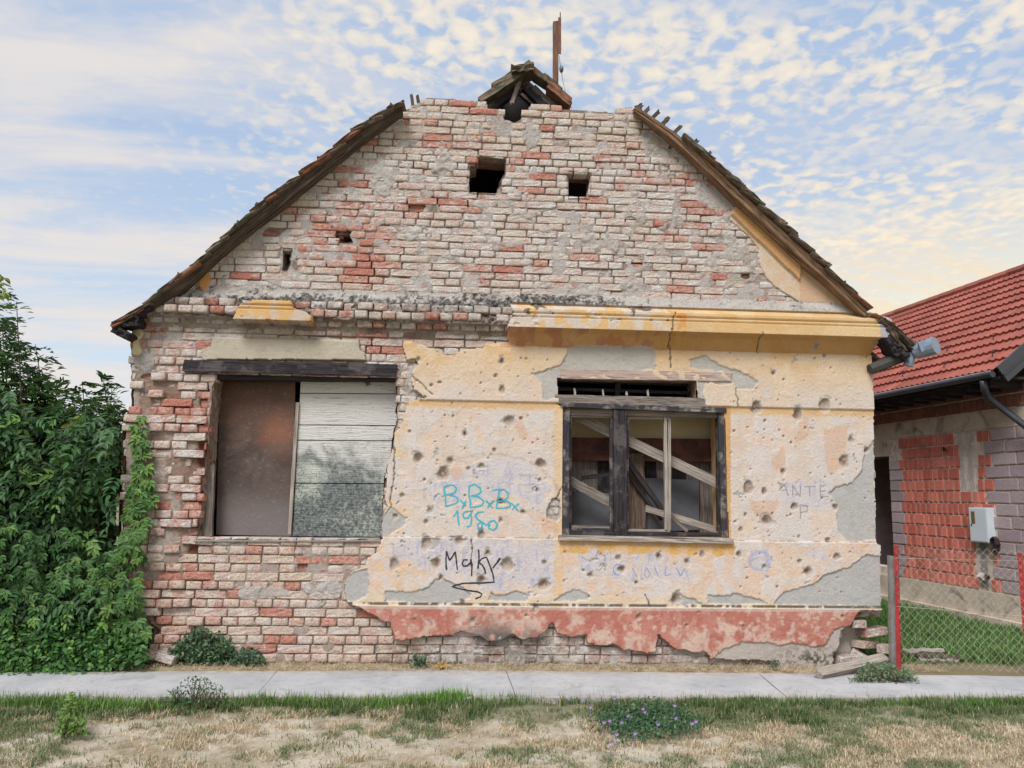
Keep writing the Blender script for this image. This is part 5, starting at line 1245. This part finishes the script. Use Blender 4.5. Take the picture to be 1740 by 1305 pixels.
# overhanging branch at the frame edge
br = empty('overhanging_branch', Y(-60, 480, .2), 'leafy yellow-green branch tip hanging in at the upper left edge of the photo', 'branch')
U_, V_ = samp([(-60, 455), (4, 458), (12, 480), (8, 505), (-10, 520), (-60, 530)], 90); P = unY(U_, V_, rl.uniform(0, .4, len(U_)))
leafmesh('foliage', P, rvec(len(U_))+np.array([.5, 0, -.3]), rvec(len(U_))*.4+np.array([0, -.5, 1]), rl.uniform(.05, .09, len(U_)), rl.uniform(.03, .05, len(U_)), cols(len(U_), (122, 136, 58), .2), br)
MB().tube([Y(-160, 500, .3), Y(-60, 490, .2), Y(2, 482, .2)], [.02, .01, .003], 5).build('twig', BARK, br)
# palmate creeper on the pier
creep = empty('wall_creeper', F(225, 1120, .1), 'bright green five-leaved creeper hanging down the broken left corner of the ruined house', 'creeper')
spine = [(236, 712, 8), (238, 745, 10), (234, 780, 14), (245, 812, 16), (238, 845, 22), (230, 880, 20), (224, 920, 22), (216, 960, 26), (210, 1000, 28), (208, 1040, 32), (215, 1080, 42)]
cs = []; 
for k in range(210):
    i = min(len(spine)-2, int(rl.rand()**.75*(len(spine)-1))); f_ = rl.rand(); a, b = spine[i], spine[i+1]
    u = a[0]+(b[0]-a[0])*f_; v = a[1]+(b[1]-a[1])*f_; w = a[2]+(b[2]-a[2])*f_; cs.append(F(u+rl.uniform(-1, 1)*w, v+rl.uniform(-8, 8), rl.uniform(.05, .10+.12*(v > 900))))
def palm(cs, size):
    cs = np.array(cs); n = len(cs); P = []; R = []; NM = []; L_ = []; ow = []
    sc = rl.uniform(.7, 1.2, n)*size; tilt = rl.normal(0, .5, n)
    for k, (an, s_) in enumerate([(0, 1.0), (.62, .92), (-.62, .92), (1.25, .7), (-1.25, .7)]):
        a_ = an+tilt; d_ = np.stack([np.sin(a_), -.35+0*a_, -np.cos(a_)], 1)+rl.normal(0, .08, (n, 3)); P.append(cs); R.append(d_); NM.append(np.tile([0, -1, .5], (n, 1))+rl.normal(0, .2, (n, 3))); L_.append(sc*s_); ow.append(np.arange(n))
    L_ = np.concatenate(L_); return np.concatenate(P), np.concatenate(R), np.concatenate(NM), L_, L_*.42, np.concatenate(ow)
P, R, NM, Ls, Wd, own = palm(cs, .085); cc = cols(len(cs), (82, 118, 60), .25, (112, 146, 74), .25); leafmesh('foliage', P, R, NM, Ls, Wd, cc[own], creep, droop=.25)
MB().tube([F(215, 1110, .06), F(214, 1000, .07), F(230, 880, .06), F(240, 780, .05), F(236, 712, .04)], [.01, .008, .006, .004, .003], 5).build('stem', BARK, creep)
# vine leaves in the lower thicket are palmate as well
U_, V_ = samp([(-60, 880), (120, 900), (200, 940), (235, 1060), (-60, 1050)], 420); P, R, NM, Ls, Wd, own = palm(unY(U_, V_, rl.uniform(-.2, .15, len(U_))), .09)
leafmesh('vine_leaves', P, R, NM, Ls, Wd, cols(len(U_), (78, 116, 62), .25, (104, 140, 72), .2)[own], vine, droop=.25)
# low nettles along the pavement
net = empty('nettle_bank', G(100, 1130), 'low bank of fresh green nettles spilling onto the pavement below the thicket', 'plants')
U_, V_ = samp([(-120, 1010), (0, 1010), (120, 1040), (200, 1060), (250, 1090), (252, 1128), (180, 1138), (60, 1148), (-120, 1150)], 6500)
yy_ = np.interp(V_, [1010, 1148], [.12, -.36])+rl.normal(0, .07, len(U_)); P = unY(U_, V_, yy_); P[:, 2] = np.maximum(P[:, 2], .005)
cl = vn(U_/20, V_/20, 67); cc = cols(len(U_), (74, 116, 62), .25, (112, 150, 70), .2)*(.7+.6*cl)[:, None]
leafmesh('foliage', P, rvec(len(U_))+np.array([0, -.5, 0]), rvec(len(U_))*.6+np.array([0, -.4, .8]), rl.uniform(.03, .065, len(U_)), rl.uniform(.018, .034, len(U_)), cc, net)

def weed(label, u0, u1, v0, v1, yb_, n, ln, base, alt, name='weed_clump', cat='weeds', wide=.45, spray=False):
    a = G((u0+u1)/2, v1); e = empty(name, a, label, cat); yb0 = G((u0+u1)/2, v1)[1]
    cx, rx_ = (u0+u1)/2, (u1-u0)/2; U_ = []; V_ = []
    while len(U_) < n:
        u = rl.uniform(u0, u1); v = rl.uniform(v0, v1); top = v0+(v1-v0)*(((u-cx)/rx_)**2*.75+.25*float(vn(np.array([u*.08]), np.array([3.]), 9)[0]))
        if v > top: U_.append(u); V_.append(v)
    U_ = np.array(U_); V_ = np.array(V_); yy = yb0+yb_*rl.rand(n)-.06*(V_ > v0+(v1-v0)*.5); P = unY(U_, V_, yy); P[:, 2] = np.maximum(P[:, 2], .004)
    D = rvec(n)*.8+np.array([0, -.4, .1]); leafmesh('foliage', P, D, rvec(n)*.5+np.array([0, -.4, .8]), rl.uniform(.6, 1.2, n)*ln, rl.uniform(.6, 1.1, n)*ln*wide, cols(n, base, .25, alt, .25), e)
    mb = MB()
    bx = [P[rl.randint(n)][:2]*.7+P[:, :2].mean(0)*.3 for _ in range(max(3, n//60))]
    for k in range(n//5):
        q = P[rl.randint(n)]; b_ = min(bx, key=lambda w_: (w_[0]-q[0])**2+(w_[1]-q[1])**2); mb.tube([(b_[0], b_[1], 0), (b_[0]*.4+q[0]*.6, b_[1]*.4+q[1]*.6, q[2]*.6), q], [.003, .002, .001], 3)
    st2 = mb.build('stem', BARK, e); st2['kind'] = 'stuff'; return e
weed('bushy grey-green weed clump against the wall under the boarded opening', 283, 415, 1062, 1128, .14, 1500, .055, (84, 112, 82), (112, 138, 96))
weed('low trailing weed beside the bushy clump at the foot of the brick wall', 392, 452, 1096, 1130, .10, 260, .05, (82, 106, 84), (104, 128, 92))
weed('small single weed at the wall foot left of the cement patch', 697, 727, 1103, 1133, .06, 110, .05, (92, 116, 92), (112, 134, 104))
weed('tiny weed at the foot of the wall below the right end of the plinth', 1308, 1328, 1118, 1134, .05, 60, .035, (92, 106, 84), (112, 122, 96))
weed('sprawling grey-green creeper spreading over the pavement beside the fallen beam', 1442, 1560, 1120, 1160, .22, 1100, .03, (100, 122, 92), (128, 146, 108))
weed('broad-leaved weed at the very foot of the crumbled left corner', 205, 262, 1048, 1118, .10, 110, .10, (84, 132, 66), (100, 150, 74), wide=.6)
weed('yellow-green tuft of dead plants under the middle of the red plinth', 735, 765, 1124, 1136, .05, 80, .03, (196, 160, 96), (206, 176, 120))
weed('bright leafy weed standing in the grass verge at the far left', 96, 148, 1172, 1250, .14, 300, .04, (104, 134, 66), (124, 150, 80))
weed('wiry small-leaved weed in the verge in front of the bushy clump', 282, 395, 1142, 1200, .14, 420, .028, (70, 98, 62), (96, 120, 74))
fl = empty('flowering_clump', G(1095, 1240), 'low dark green clover-like patch dotted with purple flowers in the dry verge', 'flowers')
U_ = rl.normal(1095, 52, 3200); V_ = rl.normal(1230, 17, 3200); m_ = (V_ > 1190) & (((U_-1098)/92)**2+((V_-1232)/34)**2 < .5+.9*vn(U_/22, V_/9, 88)); U_, V_ = U_[m_], V_[m_]
P = np.array([G(a, b) for a, b in zip(U_, V_)]); P[:, 2] = rl.uniform(0, .055, len(P))
leafmesh('foliage', P, rvec(len(P))+np.array([0, -.2, .4]), rvec(len(P))*.6+np.array([0, -.3, .8]), rl.uniform(.018, .035, len(P)), rl.uniform(.009, .018, len(P)), cols(len(P), (68, 100, 70), .3, (98, 126, 86), .25), fl)
PURP = mat_plain('purple_petal', lin(176, 140, 206), .6, .15, 30)
for x, y in [(15, 440), (340, 520), (470, 455), (485, 485), (745, 425), (755, 540), (285, 580), (180, 565), (600, 597), (400, 682), (240, 690), (195, 775), (895, 590), (220, 360), (130, 580), (930, 570)]:
    u, v = 1000+x/5.118, 1120+y/5.118; q = G(u, v+14); q = q+np.array([0, -.01, .075]); mb = MB()
    for k in range(7):
        an = k*.9; mb.add([q, q+np.array([math.cos(an-.3)*.010, -.005, math.sin(an-.3)*.009]), q+np.array([math.cos(an)*.015, -.009, math.sin(an)*.013]), q+np.array([math.cos(an+.3)*.010, -.005, math.sin(an+.3)*.009])], [(0, 1, 2, 3)])
    mb.tube([q, (q[0], q[1]+.02, -.01)], .0015, 3); mb.build('flower', PURP, fl)

# grass
def blades(name, pos, h, w, colr, lean=.5, parent=None, flat=0.0):
    n = len(pos); an = rl.uniform(0, 6.283, n); ld = np.stack([np.cos(an), np.sin(an), 0*an], 1); l_ = (rl.rand(n)*lean+flat)[:, None]; sa = an+1.57+rl.normal(0, .4, n); sd_ = np.stack([np.cos(sa), np.sin(sa), 0*sa], 1)
    h = h[:, None]; w = w[:, None]; up = np.array([0, 0, 1.0]); p1 = pos+up*h*.5*(1-.3*l_)+ld*h*l_*.3; p2 = pos+up*h*(1-.55*l_)+ld*h*l_
    V_ = np.stack([pos-sd_*w*.5, pos+sd_*w*.5, p1+sd_*w*.42, p1-sd_*w*.42, p2], 1).reshape(-1, 3); b = (np.arange(n)*5)[:, None, None]
    F_ = (b+np.array([[0, 1, 2], [0, 2, 3], [3, 2, 4]])[None]).reshape(-1, 3)
    o = obj_np(name, V_, F_, GRASSM, parent, {'paint': np.repeat(colr, 5, 0)}); return o
def zv(x, y): return -.02+.045*(fbm(x, y, 2.0, 4, 231)-.5)+.03*(fbm(x, y, 9, 3, 241)-.5)-.02*sm(y, -1.4, -1.15)
# green belt
N = 90000; x = rl.uniform(-4.6, 5.2, N); y = rl.uniform(-2.1, -1.15, N); a = fbm(x, y, 2.2, 5, 201); edge = -1.56-1.3*(a-.5)-.25*(x < -2.2)*sm(-x, 2.2, 3.5)+.16*np.exp(-((x-.55)/.35)**2)
tuft = fbm(x, y, 7, 3, 301); k = (y > edge+rl.normal(0, .05, N)) & (rl.rand(N) < .10+.95*sm(tuft, .40, .60)) & ~((np.abs(x-.45) < .28) & (y > -1.35) & (rl.rand(N) < .85))
x, y, tuft = x[k], y[k], tuft[k]; pos = np.stack([x, y, zv(x, y)], 1); br_ = np.exp(-((x+.45)/.28)**2)+.7*np.exp(-((x+1.2)/.5)**2)+.8*np.exp(-((x+3.5)/.9)**2)+.4*np.exp(-((x-4)/.6)**2)
near = sm(y, -1.5, -1.2)
hh_ = rl.uniform(.03, .075, len(x))*(.7+.8*tuft+.8*near*np.clip(br_, 0, 1)); cc = cols(len(x), (86, 108, 66), .3, (150, 146, 104), .18); mbr = (rl.rand(len(x)) < np.clip(br_*near, 0, .8)); cc[mbr] = cols(int(mbr.sum()), (104, 142, 56), .25)
stuffo(blades('grass', pos, hh_, rl.uniform(.0035, .007, len(x)), cc, .9))
tp_, th_, tw_, tc_ = [], [], [], []
for k_, (u, v, wd2, nn_, hh2, bc) in enumerate([(752, 1186, .13, 700, .13, (104, 150, 62)), (768, 1182, .06, 300, .15, (112, 158, 64)), (700, 1188, .16, 500, .10, (98, 140, 62)), (630, 1190, .18, 420, .10, (112, 144, 72)), (560, 1194, .12, 200, .08, (96, 124, 66)), (190, 1200, .22, 900, .11, (104, 142, 62)), (70, 1192, .25, 800, .11, (92, 128, 62)), (860, 1186, .12, 300, .09, (92, 124, 64)), (1240, 1190, .25, 500, .08, (88, 116, 64)), (1340, 1192, .3, 500, .08, (92, 120, 66)), (1560, 1192, .2, 400, .08, (98, 128, 66)), (1690, 1192, .25, 600, .09, (96, 134, 64)), (450, 1192, .2, 400, .08, (92, 118, 64)), (330, 1196, .15, 350, .08, (74, 104, 60)), (230, 1300, .25, 250, .04, (110, 128, 84)), (1420, 1290, .2, 200, .04, (112, 124, 88)), (560, 1262, .15, 200, .04, (120, 132, 96)), (880, 1280, .2, 260, .04, (116, 132, 92))]):
    c0 = G(u, v); x = c0[0]+rl.normal(0, wd2, nn_); y = np.minimum(c0[1]+rl.normal(0, .05 if v < 1250 else .12, nn_), -1.13); pos = np.stack([x, y, zv(x, y)], 1)
    tp_.append(pos); th_.append(rl.uniform(.4, 1.1, nn_)*hh2); tw_.append(rl.uniform(.004, .0075, nn_)); tc_.append(cols(nn_, bc, .28, (138, 148, 96), .12))
stuffo(blades('grass_tufts', np.concatenate(tp_), np.concatenate(th_), np.concatenate(tw_), np.concatenate(tc_), .8))
# taller stalks over the pavement edge
N = 420; x = rl.uniform(-4.2, 4.6, N); y = rl.uniform(-1.35, -1.12, N); pos = np.stack([x, y, zv(x, y)], 1)
stuffo(blades('grass_stalks', pos, rl.uniform(.06, .17, N), rl.uniform(.0025, .004, N), cols(N, (128, 134, 84), .3, (150, 140, 110), .4), .7))
# dry verge
N = 210000; x = rl.uniform(-4.4, 4.8, N); y = rl.uniform(-3.4, -1.4, N); d1 = fbm(x, y, 2.6, 4, 311); d2 = fbm(x, y, 9, 3, 321); k = (rl.rand(N) < sm(d1*.6+d2*.5+.10*(x > .8)-.06*(x < -.2)*(y < -1.9), .47, .64)*.92+.06)
x, y, d2, d1 = x[k], y[k], d2[k], d1[k]; pos = np.stack([x, y, zv(x, y)], 1); cc = cols(len(x), (206, 190, 162), .22, (178, 156, 128), .3); g_ = rl.rand(len(x)) < .15+.8*sm(fbm(x, y, 3.3, 4, 331)+.25*sm(y, -2.0, -1.6)*(x > 0), .50, .62); cc[g_] = cols(int(g_.sum()), (122, 132, 94), .25)
stuffo(blades('dry_grass', pos, rl.uniform(.018, .055, len(x))*(.6+.8*d2), rl.uniform(.003, .005, len(x)), cc, 1.0, flat=.25))
# left green-brown verge
N = 14000; x = rl.uniform(-4.4, -2.3, N); y = rl.uniform(-2.6, -1.5, N); k = rl.rand(N) < .75*sm(-x-.5*(y+2), 2.1, 3.0); x, y = x[k], y[k]; pos = np.stack([x, y, zv(x, y)], 1)
stuffo(blades('grass', pos, rl.uniform(.02, .05, len(x)), rl.uniform(.003, .005, len(x)), cols(len(x), (118, 126, 84), .3, (160, 150, 116), .3), .9))
# yard lawn
N = 60000; x = rl.uniform(3.75, 7.2, N); y = rl.uniform(.0, 4.3, N)**1.0; a = fbm(x, y, 4, 3, 341); k = (rl.rand(N) < .4+.7*sm(a, .35, .6)) & ((y > .28) | (rl.rand(N) < .4)); x, y, a = x[k], y[k], a[k]
pos = np.stack([x, y, -.012+.03*(fbm(x, y, 1.7, 4, 261)-.5)], 1); stuffo(blades('lawn', pos, rl.uniform(.05, .13, len(x))*(.6+.8*a), rl.uniform(.007, .013, len(x)), cols(len(x), (88, 124, 62), .3, (128, 156, 92), .2), 1.0))
# straw along the wall foot
N = 5200; x = rl.uniform(-3.6, 4.3, N); y = rl.uniform(-.33, -.02, N); pos = np.stack([x, y, .004+.0*x], 1)
stuffo(blades('straw', pos, rl.uniform(.02, .07, N), rl.uniform(.002, .004, N), cols(N, (206, 190, 156), .2, (150, 130, 100), .3), .3, flat=1.1))

# ------------------------------------------------------------------ fence, fallen beam, rubble
fence = empty('wire_fence', G(1528, 1138), 'low chain-link fence with red posts and one grey post beside the ruin', 'fence')
REDP = mat_plain('red_post_paint', lin(160, 48, 48), .6, .2, 10, .002, c2=lin(112, 50, 48), lo=.58, hi=.68)
f0 = G(1528, 1139); f1 = G(1750, 1147)
def Fy(u, v, y): return Y(u, v, y)
MB().tube([Fy(1528, 1139, f0[1]), Fy(1523, 927, f0[1])], .022, 4).build('red_post', REDP, fence)
MB().tube([Fy(1748, 1147, f1[1]), Fy(1733, 940, f1[1])], .026, 4).build('red_post', REDP, fence)
o = plank('grey_post', Fy(1518, 1133, f0[1]+.06), Fy(1515, 945, f0[1]+.06), .055, .05, mat_plain('grey_post', lin(140, 138, 134, .85), .9, .25, 8, .006), fence, rough=.15, seed=4)
WR = mat_plain('galvanised_wire', lin(178, 172, 160), .6, .15, 8, 0, .2)
mb = MB(); fd = f1-f0; fd /= np.linalg.norm(fd); Lf_ = 2.4; Hf = 1.02; cw = .034; chh = .036
for s_ in (-1, 1):
    a = -Hf/chh*cw-1
    while a < Lf_+Hf/chh*cw+1:
        pts = []
        n = int(Hf/chh)+1
        for i in range(n+1):
            x_ = a+s_*cw*i; z_ = .02+chh*i
            if -.01 <= x_ <= Lf_: pts.append(f0+fd*x_+np.array([rl.normal(0, .002), -.025+.008*math.sin(i*9+a*5), z_+.01*math.sin(x_*3)]))
        if len(pts) > 1: mb.tube(pts, .0011, 3, cap=False)
        a += cw*2
mb.tube([f0+fd*x_+np.array([0, -.02, .97]) for x_ in np.linspace(0, Lf_, 6)], .0016, 4); mb.tube([f0+fd*x_+np.array([0, -.02, .55-.05*x_]) for x_ in np.linspace(0, Lf_, 6)], .002, 4)
o = mb.build('wire_mesh', WR, fence); o['kind'] = 'stuff'
bm_ = empty('fallen_beam', G(1393, 1146), 'short pale squared timber lying on the pavement edge with its far end resting on rubble', 'beam')
e0 = G(1390, 1146, .035); e1 = pl(1503, 1119, (0, -.12, 0), (0, 1, 0)); plank('timber', e0, e1, .085, .06, WOODL, bm_, (0, -.6, .8), .12, 10, 3)
def rbrick(u, v, y, rz, ry, lbl, R=.3, sc=1.0):
    q = Y(u, v, y); o = bpy.data.objects.new('loose_brick', VARM[rl.randint(14)]); o.color = (R, rl.rand(), rl.rand(), .8)
    link(o, None, Matrix.Translation(Vector(q)) @ Matrix.Rotation(rz, 4, 'Z') @ Matrix.Rotation(ry, 4, 'Y') @ Matrix.Diagonal((.27*sc, .13, .07, 1))); tag(o, lbl, 'brick', 'loose bricks at the broken corner of the house')
rbrick(1470, 1094, .12, .6, .1, 'loose brick jutting from the hollow of the broken right corner', .2)
rbrick(1481, 1073, .10, .25, -.08, 'reddish brick sticking out to the right under the plinth corner', .5)
rbrick(1463, 1117, .02, -.5, .5, 'tilted broken brick just above the fallen timber', .2, .7)
rbrick(1505, 1102, .05, .9, .0, 'stub of brick beside the grey fence post', .4, .5)
rbrick(1440, 1120, .03, .2, .0, 'brown brick at the bottom of the broken right corner left of the timber', .5, .9)
rbrick(1455, 1059, .04, .0, .0, 'pale brick exposed just under the right end of the plinth line', .0, .5)
rbrick(258, 1112, -.05, .3, .1, 'pale brick lying at the foot of the crumbled left corner', .1, .8)
rbrick(286, 1117, -.08, -.2, .2, 'buff brick leaning at the foot of the left corner beside the weeds', .2, .6)
for k, (a, b, w, m, l) in enumerate([((1535, 1112), (1600, 1110), .05, WOODL, 'pale rotten board at the back of the timber heap behind the red fence post'), ((1555, 1120), (1632, 1124), .06, WOODR, 'dark mossy board in the middle of the timber heap behind the fence'), ((1560, 1128), (1625, 1129), .035, WOODL, 'thin pale board at the front of the timber heap behind the fence')]):
    y_ = .32-.1*k; e = empty('rotten_board', Y(*a, y_), l, 'board'); plank('timber', Y(*a, y_), Y(*b, y_), w, .12, m, e, (0, -.5, .8), .4, 8, 40+k)
